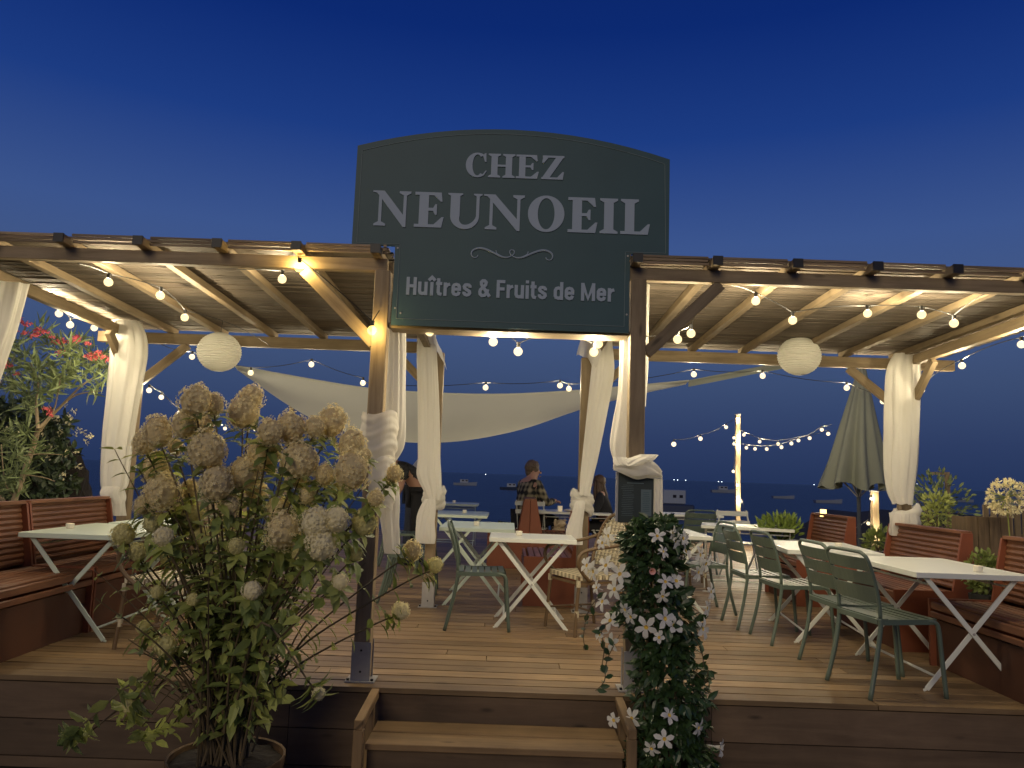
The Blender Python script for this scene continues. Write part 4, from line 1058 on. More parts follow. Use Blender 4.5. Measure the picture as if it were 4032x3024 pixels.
seated = dict(pel=((0, 0, .53), .135), waist=((.0, 0, .70), .135), chest=((.045, 0, .90), .145), neck=((.085, 0, 1.04), .058), skull=((.125, 0, 1.15), .080), crown=((.115, 0, 1.20), .072), jaw=((.165, 0, 1.09), .048), face=((.225, .0, 1.135), .01),
    shl=((.05, .155, .965), .068), shr=((.05, -.155, .965), .068), ell=((.12, .235, .74), .045), elr=((.14, -.235, .74), .045), wrl=((.34, .16, .765), .030), wrr=((.36, -.14, .765), .030), pal=((.40, .14, .765), .030), par=((.42, -.12, .765), .030),
    hpl=((.03, .095, .51), .09), hpr=((.03, -.095, .51), .09), knl=((.43, .12, .52), .062), knr=((.43, -.12, .52), .062), anl=((.44, .12, .10), .042), anr=((.42, -.12, .10), .042), tol=((.58, .13, .035), .032), tor=((.56, -.13, .035), .032))
man = at(2090, 2060, 10.35)
mn = person('man in a checked shirt seated with his back half turned to the camera', (.27, 11.5, -.015), R(40), dict(seated, face=((.19, -.08, 1.135), .01)), M['plaid'], M['darkcloth'], M['hairg'])
mn.scale = (1.14,)*3
w = {k: v for k, v in seated.items()}
person('woman in black with long dark hair seated facing left', (1.46, 11.65, -.02), R(168), w, M['darkcloth'], M['darkcloth'], M['hairb'], hairlen=.34)
stand = dict(pel=((0, 0, .93), .135), waist=((.02, 0, 1.10), .13), chest=((.10, 0, 1.28), .145), neck=((.19, 0, 1.42), .052), skull=((.26, 0, 1.53), .078), crown=((.27, 0, 1.58), .07), jaw=((.31, 0, 1.48), .045), face=((.36, 0, 1.50), .01),
    shl=((.12, .165, 1.35), .07), shr=((.12, -.165, 1.35), .07), ell=((.14, .21, 1.07), .046), elr=((.16, -.21, 1.06), .046), wrl=((.24, .17, .84), .031), wrr=((.30, -.15, .86), .031), pal=((.27, .16, .77), .030), par=((.34, -.14, .79), .030),
    hpl=((0, .09, .90), .095), hpr=((0, -.09, .90), .095), knl=((.03, .10, .49), .064), knr=((-.02, -.10, .49), .064), anl=((0, .10, .09), .043), anr=((-.06, -.10, .09), .043), tol=((.15, .12, .035), .032), tor=((.10, -.12, .035), .032))
bend = dict(stand, chest=((.20, 0, 1.22), .145), neck=((.34, 0, 1.32), .052), skull=((.43, 0, 1.38), .078), crown=((.46, 0, 1.42), .07), jaw=((.47, 0, 1.32), .045), face=((.53, 0, 1.33), .01),
    shl=((.22, .165, 1.28), .07), shr=((.22, -.165, 1.28), .07), ell=((.26, .2, 1.0), .046), elr=((.27, -.2, 1.0), .046), wrl=((.36, .16, .79), .031), wrr=((.36, -.16, .80), .031), pal=((.40, .15, .75), .030), par=((.40, -.15, .76), .030))
person('person in a dark patterned short sleeved shirt bending forward behind the left post curtain', (-1.20, 10.4, 0), R(192), bend, M['pattern'], M['darkcloth'], M['hairb'], sleeves='short')
person('person in a light grey top standing behind the back post curtain', (-1.43, 11.6, 0), R(8), stand, M['greycloth'], M['bluejean'], M['hairb'], sleeves='long')

# things on the couple's table
def glass(x, y, z, label, h=.17, first=[None]):
    if first[0] is None:
        t = thing('wine_glass', label, 'glass'); t['group'] = 'glasses on the couple\'s table'
        b = MB(); prof = [(.032, 0), (.004, .006), (.004, .075), (.026, .10), (.034, .13), (.029, .17)]
        b.rings([[V(r*math.cos(a*math.pi/6), r*math.sin(a*math.pi/6), zz) for a in range(12)] for r, zz in prof]); b.build('bowl', M['glass'], t, smooth=True); first[0] = t
        t.location = (x, y, z); return
    c = copy_tree(first[0]); c.location = (x, y, z); c['label'] = label
for i in range(9): glass(.98+.055*(i % 5)+.01*(i//5), 11.3+.17*(i//5)+.02*(i % 3), .72, 'clear stemmed glass standing in the cluster on the couple\'s table')
b = MB(); b.tube([(.76, 11.3, .72), (.76, 11.3, .80)], [.033, .036], 14); single(b, 'candle_pot', M['candle'], 'white square candle pot left of the glasses', 'candle')
b = MB(); b.ball((1.00, 11.25, .745), .19, .12, .03, nu=20); single(b, 'serving_platter', M['cream'], 'oval cream platter on the couple\'s table', 'platter', smooth=True)
b = MB(); b.box((1.20, 11.45, .80), (.075, .010, .14), Matrix.Rotation(R(-25), 3, 'Y'), mi=0); b.box((1.198, 11.443, .80), (.064, .002, .125), Matrix.Rotation(R(-25), 3, 'Y'), mi=1)
single(b, 'phone', [M['black'], M['phone']], 'phone with a lit screen held up by the woman', 'phone')
# fluffy dog under the table
dg = thing('dog', 'small cream fluffy dog sitting under the table between the couple', 'dog', (.66, 10.2, 0))
b = MB()
N_ = dict(rump=((.62, 10.22, .12), .11), chest=((.68, 10.2, .24), .095), neck=((.70, 10.19, .34), .06), head=((.71, 10.17, .41), .065), muz=((.74, 10.10, .39), .032), ll=((.71, 10.13, .12), .035), lf=((.72, 10.10, .02), .03), rl=((.73, 10.22, .12), .035), rf=((.75, 10.19, .02), .03), hk=((.60, 10.12, .07), .05), hf=((.66, 10.06, .025), .03), hk2=((.62, 10.32, .07), .05), hf2=((.68, 10.3, .025), .03), tail=((.52, 10.26, .10), .03))
q = skin('body', {k: (Vector(v[0])-BASE[dg.name], v[1]) for k, v in N_.items()}, [('rump', 'chest'), ('chest', 'neck'), ('neck', 'head'), ('head', 'muz'), ('chest', 'll'), ('ll', 'lf'), ('chest', 'rl'), ('rl', 'rf'), ('rump', 'hk'), ('hk', 'hf'), ('rump', 'hk2'), ('hk2', 'hf2'), ('rump', 'tail')], ['rump'], M['fur'], dg)
b = MB()
for k in range(420):
    v = q.data.vertices[rng.randrange(len(q.data.vertices))]; p = v.co+BASE[dg.name]; b.leaf(p, v.normal+V(0, 0, -.4), V(rng.random(), rng.random(), 1), .035, .014)
for s_ in (-1, 1): b.ball((.70+s_*.045, 10.17, .40), .02, .02, .04)
b.build('fur', M['fur'], dg); dg.location = (.70, 11.25, 0); dg.scale = (1.35, 1.35, 1.4)

# ------------------------------------------------------------------ boats and far shore lights
def boat(px, py, L, Z0, label, cabin=True, dark=False, rz=0, used=[None]):
    d = ray(px, py); k = (-1.5-EYE)/d.z; p = V(0, 0, EYE)+d*k
    t = thing('moored_boat', label, 'boat', (p.x, p.y, -1.5)); t['group'] = 'boats moored in the bay'
    b = MB(); rr = []
    for j in range(9):
        u = j/8; w = .16*L*(math.sin(math.pi*min(1, .35+u*.65)))**.7; x = (u-.5)*L; zt = .10*L+.06*L*u*u
        rr.append([V(p.x+x, p.y-w, -1.5+zt), V(p.x+x*.96, p.y-w*.7, -1.52), V(p.x+x*.96, p.y+w*.7, -1.52), V(p.x+x, p.y+w, -1.5+zt)])
    b.rings(rr, cap=True); b.build('hull', M['boatd'] if dark else M['boatw'], t, smooth=False)
    if cabin:
        MB().box((p.x-.05*L, p.y, -1.5+.18*L), (.34*L, .2*L, .13*L)).build('cabin', M['boatw'], t)
        b = MB()
        for q in (-.1, .05): b.box((p.x+q*L, p.y-.103*L, -1.5+.20*L), (.09*L, .01, .05*L))
        b.build('window', M['glassd'], t)
boat(1832, 1911, 5.2, 0, 'small pale moored boat just right of the left of centre post')
boat(2018, 1929, 4.6, 0, 'dark hulled moored boat left of the plaid man', dark=True)
boat(2850, 1940, 6.5, 0, 'pale boat left of the tall pole on the water')
boat(3085, 1963, 4.2, 0, 'low boat right of the tall pole', cabin=False)
boat(3262, 1981, 4.4, 0, 'low pale boat between the pole and the parasol', cabin=False)
boat(3800, 1977, 4.2, 0, 'lone boat at the far right on the dark water')
cb_ = at(2652, 2000, 60)
t = thing('cabin_boat', 'boxy white cabin boat with two square windows behind the white far table', 'boat', (cb_.x, 60, -1.5))
MB().box((cb_.x-.05, 60, -.05), (1.75, 1.2, 1.05)).build('cabin', M['boatw'], t, bevel=.05)
MB().box((cb_.x-.05, 59.39, -.0), (.26, .02, .22)).build('window', M['glassd'], t); MB().box((cb_.x+.45, 59.39, -.0), (.26, .02, .22)).build('window', M['glassd'], t)
b = MB(); b.box((cb_.x, 60, -1.05), (2.9, 1.6, .9)); b.build('hull', M['boatd'], t, bevel=.1)
for i, (px, py) in enumerate(((2654, 1889), (2668, 1890), (2829, 1896), (2842, 1897), (3205, 1908), (1912, 1868), (3611, 1906), (2700, 1891))):
    p = at(px, py, 1800); b = MB().ball(p, .8, nu=6, nv=4); single(b, 'shore_lamp', M['shorelight'], 'tiny light on the far shore line', 'lamp', group='tiny lights of the far shore')
# ------------------------------------------------------------------ potted hydrangea in front
def rdir(r_=rng):
    a = r_.uniform(0, 6.283); z = r_.uniform(-1, 1); s_ = math.sqrt(1-z*z); return V(s_*math.cos(a), s_*math.sin(a), z)
HX, HY = -1.28, 3.80
hy = thing('potted_hydrangea', 'large potted hydrangea full of faded tan flower heads in front of the deck', 'shrub', (HX, HY, -.52))
b = MB(); prof = [(.21, -.52), (.225, -.50), (.262, -.17), (.268, -.13), (.266, -.125), (.256, -.13), (.252, -.16)]
b.rings([[V(HX+r*math.cos(a*math.pi/24)*(1+(.008 if a % 2 else 0)), HY+r*math.sin(a*math.pi/24)*(1+(.008 if a % 2 else 0)), z) for a in range(48)] for r, z in prof])
b.build('pot', M['pot'], hy, smooth=False)
b = MB(); b.rings([[V(HX+r*math.cos(a*math.pi/16), HY+r*math.sin(a*math.pi/16), -.155+.02*(1-r/.27)+rng.uniform(-.01, .01)) for a in range(32)] for r in (.256, .2, .12, .05, .001)])
b.build('soil', M['soil'], hy)
blooms = [(771, 1577, 78, 0), (843, 1590, 52, 0), (988, 1568, 66, 0), (957, 1622, 80, 0), (622, 1699, 78, 0), (568, 1742, 60, 0), (730, 1667, 72, 0), (789, 1680, 72, 0), (812, 1771, 92, 0), (613, 1843, 72, 0), (636, 1934, 86, 0), (853, 1902, 86, 0), (745, 1925, 45, 0), (966, 1858, 78, 0), (1038, 1785, 90, 0), (1178, 1814, 94, 0), (1065, 1699, 64, 0), (1146, 1681, 76, 0), (1309, 1660, 78, 0), (1240, 1680, 52, 0), (1386, 1748, 74, 0), (1440, 1790, 30, 0), (1386, 1850, 92, 0), (1278, 1868, 52, 0), (749, 2033, 62, 2), (485, 2103, 56, 2), (542, 2171, 46, 2), (644, 2112, 44, 1), (671, 2192, 48, 2), (793, 2115, 52, 2), (1097, 2010, 66, 0), (1115, 2088, 88, 0), (1246, 2056, 72, 1), (1323, 2045, 58, 1), (1264, 2142, 72, 1), (1431, 2056, 66, 2), (1625, 2166, 48, 0), (1712, 2225, 40, 2), (1577, 2405, 40, 1), (1552, 1866, 44, 0), (993, 2324, 42, 1), (566, 2470, 34, 2), (651, 2547, 56, 2), (508, 2781, 34, 2), (271, 2893, 27, 2), (1254, 2730, 30, 1), (905, 1990, 46, 0), (1330, 1930, 40, 2), (690, 1760, 40, 0), (1210, 1950, 44, 0), (1180, 1890, 40, 0), (600, 2060, 46, 2), (860, 2060, 44, 0), (930, 2150, 42, 2), (560, 1990, 44, 0), (1010, 1930, 52, 0), (1480, 1960, 40, 0), (700, 2010, 40, 2), (1180, 2180, 40, 2), (840, 2240, 38, 2), (1400, 2180, 36, 2), (760, 2360, 32, 2), (1340, 2290, 34, 1), (620, 2330, 34, 2)]
def bloom_mesh(kind, seed):
    r_ = random.Random(seed); b = MB(); cone = kind == 0
    def rad(z): # profile, z -1..1
        return math.sqrt(max(0, 1-z*z))*(1-.30*max(0, z) if cone else 1)*(1+.0)
    b.ball((0, 0, -.03), .80, .78, .84, nu=14, nv=9, jit=.07, mi=1)
    for k in range(330):
        d = rdir(r_); z = d.z; s_ = rad(z)/max(.05, math.sqrt(1-z*z)); lump = .90+.10*math.sin(5*d.x+seed)*math.sin(4.3*d.y+2*seed)+r_.uniform(-.06, .08)
        p = V(d.x*s_, d.y*s_, z*(1.12 if cone else .88))*lump
        n = (d+rdir(r_)*.38).normalized(); x, y = perp(n); a = r_.uniform(0, 1.57); sz = r_.uniform(.07, .12); t = r_.random()
        for q in range(4):
            u = x*math.cos(a+q*1.571)+y*math.sin(a+q*1.571); v = n.cross(u)
            b.face([p, p+u*sz*.6+v*sz*.42+n*.02, p+u*sz+n*r_.uniform(-.02, .06), p+u*sz*.6-v*sz*.42+n*.02], tint=t)
    return b
BM = {}
stemb = MB(); leafb = MB(); leafd = MB()
def pair(bb, p, ax, L):
    x, y = perp(ax); a = rng.uniform(0, 6.28); u = x*math.cos(a)+y*math.sin(a)
    for s_ in (1, -1): bb.leaf(p, (u*s_+ax*rng.uniform(.0, .7)+V(0, 0, -.25)).normalized(), ax+V(0, 0, .3), L*rng.uniform(.8, 1.3), L*rng.uniform(.45, .6), bend=rng.uniform(.1, .45))
for i, (px, py, rp_, kind) in enumerate(blooms):
    Y = HY+rng.uniform(-.40, .02)
    if py > 2650: Y = HY-.1
    if px > 1500: Y = HY+.28
    if kind == 1 and px < 1500: Y = HY-.44
    c = at(px, py, Y); r = rp_/F*Y*(1.0 if kind == 1 else .90)
    key = (kind, i % 3)
    base = V(HX+rng.uniform(-.08, .08), HY+rng.uniform(-.08, .08), -.17)
    mid = base.lerp(c, .5)+V((c.x-HX)*-.12, 0, .10 if py < 2600 else .25)
    if py > 2650: mid = V((c.x+HX)/2, Y, c.z+.28)
    path = smoothpath([base, base.lerp(mid, .5)+V(0, 0, .05), mid, c.lerp(mid, .22)+V(0, 0, -.0), c+V(0, 0, -r*.6)], 5)
    stemb.tube(path, [.0075-.0045*k/len(path) for k in range(len(path))], 5, tint=rng.random())
    ax = (c-mid).normalized()
    if key not in BM: 
        me_o = bloom_mesh(kind, i+3).build('flower_head', [M[['tanbloom', 'whitebloom', 'limebloom'][kind]], M['tancore'] if kind == 0 else M[['', 'whitebloom', 'limebloom'][kind]]], hy, loc=(0, 0, 0)); BM[key] = me_o; o = me_o
    else: o = BM[key].copy(); scene.collection.objects.link(o)
    o.location = c-BASE[hy.name]; o.rotation_euler = (rng.uniform(-.25, .25), rng.uniform(-.3, .3)+(c.x-HX)*.25, rng.uniform(0, 6)); o.scale = (r, r*.95, r*1.0)
    if kind == 1: o['label'] = 'white round flower head'
    if kind == 2: o['label'] = 'fresh yellow green flower head'
    for k in range(3, len(path)-1, 2 if py < 2600 and px < 1420 else 1):
        p = path[k]; d = (path[k+1]-path[k-1]).normalized()
        if p.z > -.08 and rng.random() < .95: pair(leafb if rng.random() < .5 else leafd, p, d, .085 if k < len(path)-6 else .085)
    for q in range(3): pair(leafd if q else leafb, c-ax*r*(.9+.35*q)+V(0, 0, -r*.2), ax, .09)
# extra shoots filling the bush
for i in range(100):
    a = rng.uniform(0, 6.28); hgt = rng.uniform(.25, 1.3); sp_ = rng.uniform(.15, .72)*min(1, .25+hgt*1.1)
    e = V(HX-.06+sp_*math.cos(a)*1.02+.10*(hgt-.5), HY+sp_*math.sin(a)*.7, hgt)
    base = V(HX+rng.uniform(-.10, .10), HY+rng.uniform(-.1, .1), -.17); mid = base.lerp(e, .5)+V(-.06*math.cos(a), 0, .1)
    path = smoothpath([base, mid, e], 8); stemb.tube(path, [.006-.004*k/len(path) for k in range(len(path))], 4, tint=rng.random())
    for k in range(5, len(path), 2 if hgt < .8 else 1):
        if path[k].z > .35 or rng.random() < .22:
            d = (path[min(k+1, len(path)-1)]-path[k-1]).normalized(); pair(leafb if rng.random() < .45 else leafd, path[k], d, .060 if hgt < 1 else .07)
for (px, py) in ((505, 2830), (560, 2860), (590, 2900), (480, 2800), (540, 2800), (620, 2890), (545, 2700), (520, 2730), (690, 2800), (720, 2790), (1060, 2730), (1090, 2760), (1010, 2740), (1120, 2700), (330, 2900), (355, 2880), (1040, 2800), (680, 2860)):
    c = at(px, py, HY-.05); base = V(HX, HY, -.17); mid = V((c.x+HX)/2, HY-.02, c.z+.2)
    stemb.tube(smoothpath([base, mid, c], 5), .003, 4)
    for q in range(3): pair(leafb, c+rdir()*.03, rdir(), .07)
stemb.build('stems', M['stem'], hy); leafb.build('leaves', M['leaf'], hy); leafd.build('leaves', M['leafdark'], hy)

# ------------------------------------------------------------------ white trumpet flower climber
cx0 = at(2600, 2500, 4.25)
mv = thing('climbing_plant', 'tall dark climbing plant with white trumpet flowers before the right front post', 'climber', (cx0.x, 4.28, -.52))
b = MB(); stm = MB()
prof = [(2057, 2580, 60), (2150, 2575, 112), (2300, 2565, 128), (2450, 2590, 138), (2600, 2625, 132), (2750, 2645, 135), (2900, 2645, 150), (3080, 2645, 165)]
def colw(py):
    for a, c in zip(prof, prof[1:]):
        if a[0] <= py <= c[0]:
            t = (py-a[0])/(c[0]-a[0]); return a[1]+(c[1]-a[1])*t, a[2]+(c[2]-a[2])*t
    return prof[-1][1:]
for k in range(3300):
    py = rng.uniform(2050, 3080) if k > 300 else rng.uniform(2040, 2150); cxp, w = colw(min(max(py, 2057), 3080)); w *= .9+.18*math.sin(py*.021+1)+.10*math.sin(py*.06)
    a = rng.uniform(0, 6.283); rr_ = math.sqrt(rng.uniform(.2, 1)); c = at(cxp, py, 4.28); wr = w/F*4.28
    d = V(math.cos(a), math.sin(a), 0); p = V(c.x, 4.28, c.z)+V(d.x*wr*rr_, d.y*wr*.75*rr_, 0)
    b.leaf(p, (d+V(0, 0, rng.uniform(-.7, .7))+rdir()*.7).normalized(), (d+V(0, 0, .6)).normalized(), rng.uniform(.045, .085), rng.uniform(.026, .042), bend=.2)
for (pts) in (((2400, 2450), (2370, 2480), (2378, 2560), (2370, 2620)), ((2380, 2330), (2320, 2400), (2298, 2500), (2305, 2560)), ((2440, 2500), (2390, 2600), (2380, 2680), (2345, 2720)), ((2700, 2600), (2770, 2680), (2790, 2640)), ((2720, 2700), (2790, 2680), (2815, 2670)), ((2700, 2450), (2760, 2560), (2770, 2620))):
    pa = smoothpath([at(x, y, 4.2) for x, y in pts], 6); stm.tube(pa, .0025, 4)
    for p in pa[3::2]: b.leaf(p, rdir(), V(0, -1, .3), .055, .026)
for k in range(7):
    a = k*.9; stm.tube(smoothpath([V(cx0.x+.12*math.cos(a), 4.28+.1*math.sin(a), -.5), V(cx0.x+.1*math.cos(a+2), 4.28+.08*math.sin(a+2), .1), V(cx0.x-.05+.1*math.cos(a+4), 4.28+.08*math.sin(a+4), .6), V(cx0.x-.06, 4.28, .95)], 6), .006, 5)
b.build('leaves', M['climber'], mv); stm.build('stems', M['stem'], mv)
MB().tube([(cx0.x+.02, 4.28, -.52), (cx0.x+.02, 4.28, -.3)], [.15, .2], 20).build('pot', M['black'], mv)
fl = [(2588, 2110), (2649, 2097), (2660, 2130), (2612, 2171), (2758, 2185), (2751, 2253), (2663, 2287), (2609, 2348), (2785, 2395), (2619, 2436), (2656, 2463), (2768, 2476), (2544, 2470), (2483, 2429), (2595, 2510), (2402, 2443), (2419, 2320), (2310, 2226), (2371, 2137), (2385, 2226), (2371, 2368), (2348, 2314), (2361, 2497), (2409, 2531), (2487, 2829), (2636, 2816), (2416, 2836), (2751, 2866), (2616, 2910), (2565, 2948), (2835, 2944), (2335, 2250), (2620, 2290), (2460, 2400), (2700, 2170), (2395, 2110), (2800, 2330), (2780, 2220), (2690, 2120), (2440, 2260)]
FM = []
def trumpet(seed, openk):
    r_ = random.Random(seed); b = MB()
    rr = [[V(r*math.cos(a*math.pi/5), r*math.sin(a*math.pi/5), z) for a in range(10)] for r, z in ((.05, -1.0), (.07, -.5), (.17, -.15), (.20, 0))]
    b.rings(rr); b.rings([[V(r*math.cos(a*math.pi/5), r*math.sin(a*math.pi/5), z) for a in range(10)] for r, z in ((.205, .005), (.12, -.1), (.02, -.3))], mi=1)
    for q in range(5):
        a = q*1.2566+r_.uniform(-.1, .1); u = V(math.cos(a), math.sin(a), 0); v = V(-math.sin(a), math.cos(a), 0); o = openk*r_.uniform(.85, 1.1); up_ = .35-.35*openk
        pt = [u*.17-v*.12, u*.17+v*.12]
        g = [[u*.17-v*.13, u*.18+V(0, 0, .01), u*.17+v*.13], [u*.5*o-v*.26+V(0, 0, .08+up_), u*.52*o+V(0, 0, .03+up_), u*.5*o+v*.24+V(0, 0, .10+up_)], [u*.82*o-v*.22+V(0, 0, .03+up_*2), u*.86*o+V(0, 0, .0+up_*2), u*.78*o+v*.26+V(0, 0, .10+up_*2)], [u*1.0*o-v*.04+V(0, 0, -.06+up_*2.4), u*1.04*o+V(0, 0, -.08+up_*2.4), u*.98*o+v*.08+V(0, 0, -.04+up_*2.4)]]
        b.rings(g, closed=False, tint=r_.random())
    return b
for i, (px, py) in enumerate(fl):
    cxp, w = colw(min(max(py, 2057), 3080)); dxn = (px-cxp)/w
    Y = 4.28-.17*math.sqrt(max(.05, 1-min(1, abs(dxn))**2))-.03
    c = at(px, py, Y); s_ = .052*rng.uniform(.78, 1.2)
    if i < 4: o = trumpet(i, (1, .95, .8, 1)[i]).build('flower', [M['petal'], M['throat']], mv, smooth=True, loc=(0, 0, 0)); FM.append(o)
    else: o = FM[i % 4].copy(); scene.collection.objects.link(o)
    d = V(dxn*.9+rng.uniform(-.7, .7), -1, rng.uniform(-.5, .8)).normalized()
    o.location = c-BASE[mv.name]; o.rotation_euler = d.to_track_quat('Z', 'Y').to_euler(); o.rotation_euler.rotate_axis('Z', rng.uniform(0, 6)); o.scale = (s_, s_, s_)
c = at(2568, 2249, 4.08); b = MB(); b.rings([[c+V(r*math.cos(a), -z, r*math.sin(a)) for a in [k*math.pi/5 for k in range(10)]] for r, z in ((.003, -.03), (.010, 0), (.018, .01))]); b.build('flower_bud', M['pinkbud'], mv, label='small pink half open bud')

# ------------------------------------------------------------------ oleander and dark shrub at the left
OY = 7.6
ol = thing('oleander', 'oleander tree with long leaves and red flowers behind the left bench', 'tree', at(20, 2000, OY)*1)
ob = BASE[ol.name]
tr = MB(); lf = MB(); fb = MB()
br = [[(20, 2060, 26), (60, 1960, 24), (130, 1760, 20), (150, 1690, 18)], [(150, 1690, 15), (143, 1580, 10), (150, 1500, 7), (120, 1430, 5)], [(150, 1690, 15), (230, 1610, 11), (320, 1520, 7), (380, 1480, 5)], [(230, 1610, 9), (300, 1555, 6), (400, 1540, 4)], [(140, 1720, 8), (210, 1620, 6), (240, 1480, 4)], [(60, 1960, 6), (20, 1900, 5), (5, 1750, 4)], [(60, 1800, 6), (150, 1788, 5), (240, 1790, 3)], [(100, 1870, 6), (170, 1880, 4), (215, 1895, 3)], [(20, 1990, 16), (-60, 1800, 12), (-80, 1600, 8), (-20, 1450, 5)], [(-80, 1600, 6), (10, 1500, 4), (60, 1400, 3)]]
tips = []
for q in br:
    p = smoothpath([at(x, y, OY+rng.uniform(-.1, .1)) for x, y, w in q], 5); ws = smoothpath([V(w, 0, 0) for x, y, w in q], 5)
    tr.tube(p, [w.x/F*OY*.5 for w in ws], 7); tips.append(p[-1]); tips.append(p[len(p)//2])
tr.build('trunk', M['branch'], ol)
tuft = [(rng.uniform(-60, 440), rng.uniform(1290, 1560)) for k in range(66)]+[(rng.uniform(-60, 130), rng.uniform(1540, 1960)) for k in range(26)]
for px, py in tuft:
    topy = 1255+max(0, px-100)*.43
    if py < topy: py = topy+rng.uniform(0, 90)
    if 250 < px and py > 1560-.15*(440-px): py = 1500
    c = at(px, py, OY+rng.uniform(-.4, .4)); u = rdir(); u.z = abs(u.z)*.7+.5; u.normalize()
    near = min(tips, key=lambda t: (t-c).length)
    if rng.random() < .6: tr2 = MB
    for k in range(rng.randint(12, 20)):
        lf.leaf(c+rdir()*.03+u*rng.uniform(-.08, .1), (u*rng.uniform(.2, 1)+rdir()*.85+V(0, 0, -.15)).normalized(), rdir(), rng.uniform(.10, .20), rng.uniform(.016, .026), bend=rng.uniform(0, .35))
lf.build('foliage', M['leafo'], ol)
FR = None
for i, (px, py) in enumerate(((75, 1262), (110, 1275), (60, 1300), (100, 1310), (140, 1320), (178, 1306), (205, 1325), (225, 1350), (240, 1385), (300, 1325), (345, 1350), (300, 1335), (385, 1388), (410, 1405), (432, 1415), (340, 1400), (185, 1612), (193, 1630), (68, 1470), (25, 1440), (150, 1300), (365, 1400), (250, 1340))):
    c = at(px, py+6, OY-.35); 
    if FR is None:
        b = MB()
        for k in range(46):
            d = rdir(); d.z = abs(d.z); p = d*rng.uniform(.3, 1); n = (d+rdir()*.5).normalized(); x, y = perp(n); s_ = .42; b.face([p, p+x*s_*.5+y*s_*.4, p+x*s_, p+x*s_*.5-y*s_*.4], tint=rng.random())
        FR = b.build('flower_cluster', M['redflower'], ol, loc=(0, 0, 0)); o = FR
    else: o = FR.copy(); scene.collection.objects.link(o)
    s_ = rng.uniform(.035, .062); o.location = c-ob; o.scale = (s_,)*3; o.rotation_euler = (rng.uniform(-.5, .5), rng.uniform(-.5, .5), rng.uniform(0, 6))
sh = thing('flowering_shrub', 'dense dark shrub with small white flowers behind the oleander', 'shrub', at(120, 2150, 9))
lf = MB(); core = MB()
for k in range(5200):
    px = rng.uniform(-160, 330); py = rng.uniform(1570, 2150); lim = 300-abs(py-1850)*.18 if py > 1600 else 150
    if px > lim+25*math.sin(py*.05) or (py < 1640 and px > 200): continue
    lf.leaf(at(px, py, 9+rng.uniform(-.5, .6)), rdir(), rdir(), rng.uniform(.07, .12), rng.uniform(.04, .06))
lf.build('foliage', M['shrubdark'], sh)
b = MB(); b.ball(at(40, 1990, 9.5), .95, .5, 1.0, nu=24, nv=14, jit=.07); b.build('inner_core', M['soil'], sh)  # solid dark ball filling the inside of the shrub
FW = None
for i, (px, py) in enumerate(((258, 1590), (270, 1635), (290, 1620), (225, 1655), (240, 1700), (300, 1710), (330, 1705), (355, 1718), (345, 1735), (262, 1785), (300, 1780), (310, 1840), (235, 1705), (190, 1765), (185, 1805), (250, 1875), (28, 1690), (80, 1705), (310, 1690), (275, 1655), (215, 1640), (170, 1700))):
    c = at(px, py, 8.6)
    if FW is None:
        b = MB()
        for k in range(9):
            p = rdir()*.6; x, y = perp((p+rdir()*.3).normalized()); b.face([p, p+x*.5+y*.3, p+x*.9, p+x*.5-y*.3], tint=rng.random())
        FW = b.build('flower', M['whitebloom'], sh, loc=(0, 0, 0)); o = FW
    else: o = FW.copy(); scene.collection.objects.link(o)
    s_ = rng.uniform(.03, .05); o.location = c-BASE[sh.name]; o.scale = (s_,)*3; o.rotation_euler = (rng.uniform(0, 3), 0, rng.uniform(0, 6))

# ------------------------------------------------------------------ plants and planters at the right
def bushy(name, label, c, r, n, L, W, m, cat='plant', pot=None, group=None, up_=0.2):
    t = thing(name, label, cat, (c.x, c.y, 0 if pot is not None else c.z-r.z), group=group); b = MB(); s_ = MB()
    for k in range(n):
        d = rdir(); q = rng.random()**.5; p = c+V(d.x*r.x*q, d.y*r.y*q, d.z*r.z*q); b.leaf(p, (d+V(0, 0, up_)+rdir()*.5).normalized(), rdir(), L*rng.uniform(.7, 1.2), W)
    for k in range(9):
        d = rdir(); s_.tube([V(c.x, c.y, c.z-r.z), c+V(d.x*r.x*.8, d.y*r.y*.8, d.z*r.z*.6)], .006, 4)
    b.build('leaves', m, t); s_.build('stems', M['stem'], t)
    if pot is not None: MB().tube([(c.x, c.y, 0), (c.x, c.y, max(.1, c.z-r.z+.03))], [r.x*.7, r.x*.85], 16).build('pot', pot, t)
    return t
c = at(3065, 2075, 9.1); bushy('leafy_plant', 'bright yellow green leafy plant beside the far red bench', c+V(.02, 0, -.02), V(.24, .2, .15), 420, .10, .028, M['leafy'], pot=M['black'], up_=1.2)
c = at(3455, 2130, 8.0); bushy('leafy_plant', 'low dark green plant between the short lit post and the middle bench', c, V(.14, .1, .13), 160, .07, .035, M['leafdark'], pot=M['black'])
c = at(3700, 2000, 8.8); bushy('shrub', 'loose grey green shrub behind the right curtain', c, V(.36, .3, .42), 420, .08, .03, M['leafo'], cat='shrub', pot=M['black'])
c = at(3690, 2020, 8.0); bushy('shrub', 'brighter green shrub in front of the loose one behind the middle bench', c, V(.14, .14, .26), 280, .06, .03, M['leaf'], cat='shrub', pot=M['black'])
c = at(3730, 1900, 8.9); single(MB().bar((c.x, 8.9, .3), (c.x, 8.9, c.z+.12), .04, .04).bar((c.x-.22, 8.9, c.z+.10), (c.x, 8.9, c.z+.10), .03, .03), 'garden_stake', M['pine'], 'thin wooden stake with a short arm behind the shrub at the right', 'stake')
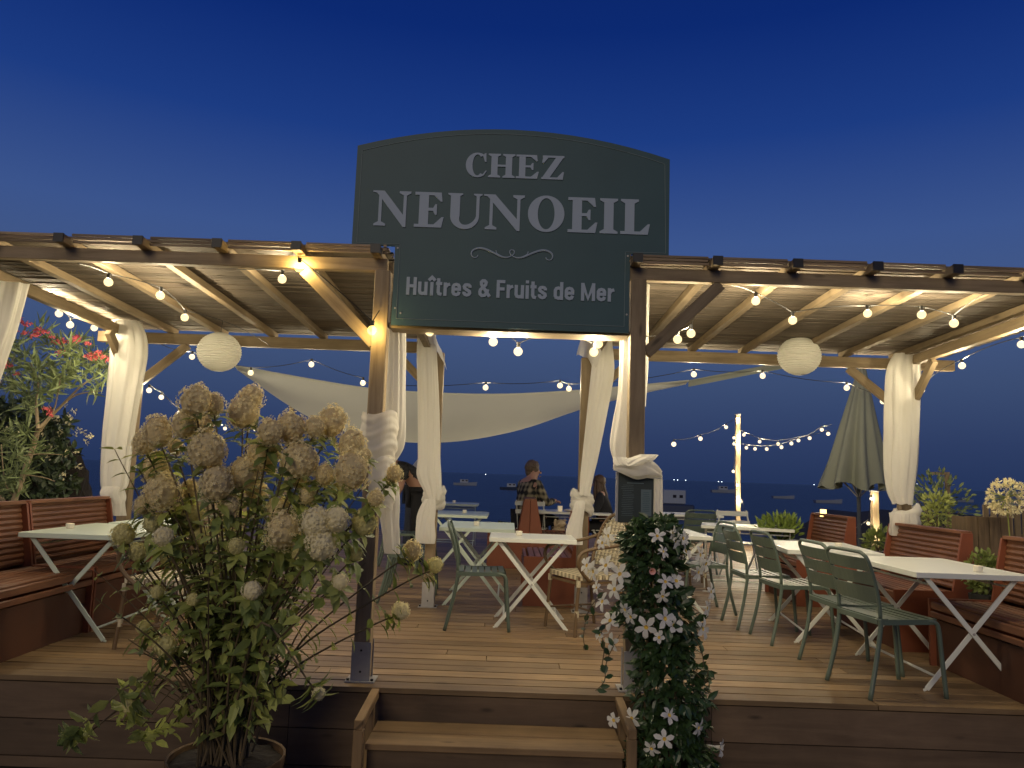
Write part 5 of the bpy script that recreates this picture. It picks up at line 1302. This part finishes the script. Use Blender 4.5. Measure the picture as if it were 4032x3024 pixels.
c = at(3850, 2335, 5.6); bushy('trailing_plant', 'dark green trailing plant in the gap between the two right benches', V(3.52, 5.76, .62), V(.13, .08, .17), 360, .05, .03, M['leafdark'], cat='plant', pot=M['rock'])
# dark plank planter and fence with the white flower globe
c = at(3893, 2110, 6.6)
t = thing('plank_planter', 'tall dark plank planter box behind the gap of the right benches', 'planter', (c.x, 6.6, 0))
b = MB(); w = .385; zt = at(3893, 2035, 6.6).z
for k in range(4): b.box((c.x-w/2+w*(k+.5)/4, 6.6, zt/2), (w/4-.006, .03, zt))
b.box((c.x, 6.8, zt/2), (w, .02, zt-.02)); b.box((c.x-w/2+.01, 6.7, zt/2), (.02, .18, zt-.01)); b.box((c.x+w/2-.01, 6.7, zt/2), (.02, .18, zt-.01)); b.build('boards', M['box'], t)
MB().box((c.x, 6.7, zt-.06), (w-.04, .17, .05)).build('soil', M['soil'], t)
t = thing('picket_fence', 'short tan picket fence at the right edge behind the white flower globe', 'fence', (at(3940, 1990, 7.4).x, 7.4, 0))
b = MB()
for k in range(9):
    x = at(3880, 1990, 7.4).x+.075*k; b.box((x, 7.4, .52), (.05, .02, 1.16-.02*(k % 2)))
b.build('pickets', M['pine'], t); MB().box((at(3880, 1990, 7.4).x+.3, 7.425, .8), (.72, .025, .06)).box((at(3880, 1990, 7.4).x+.3, 7.425, .35), (.72, .025, .06)).build('rail', M['box'], t)
c = at(3962, 1958, 6.3)
t = thing('globe_flower', 'round white agapanthus flower globe at the right edge', 'flower', (c.x, 6.3, 0)); b = MB(); r = .145
for k in range(230):
    d = rdir(); p = c+d*r*rng.uniform(.72, 1)
    for q in range(4):
        u = (d+rdir()*.8).normalized(); b.leaf(p, u, rdir(), .032, .012, tint=rng.random())
b.build('petals', M['whitebloom'], t)
b = MB()
for k in range(60): b.tube([c, c+rdir()*r*.85], .0018, 3)
b.tube(smoothpath([V(c.x+.06, 6.3, .1), V(c.x+.03, 6.3, .6), c], 5), .005, 5); b.build('stem', M['leaf'], t)
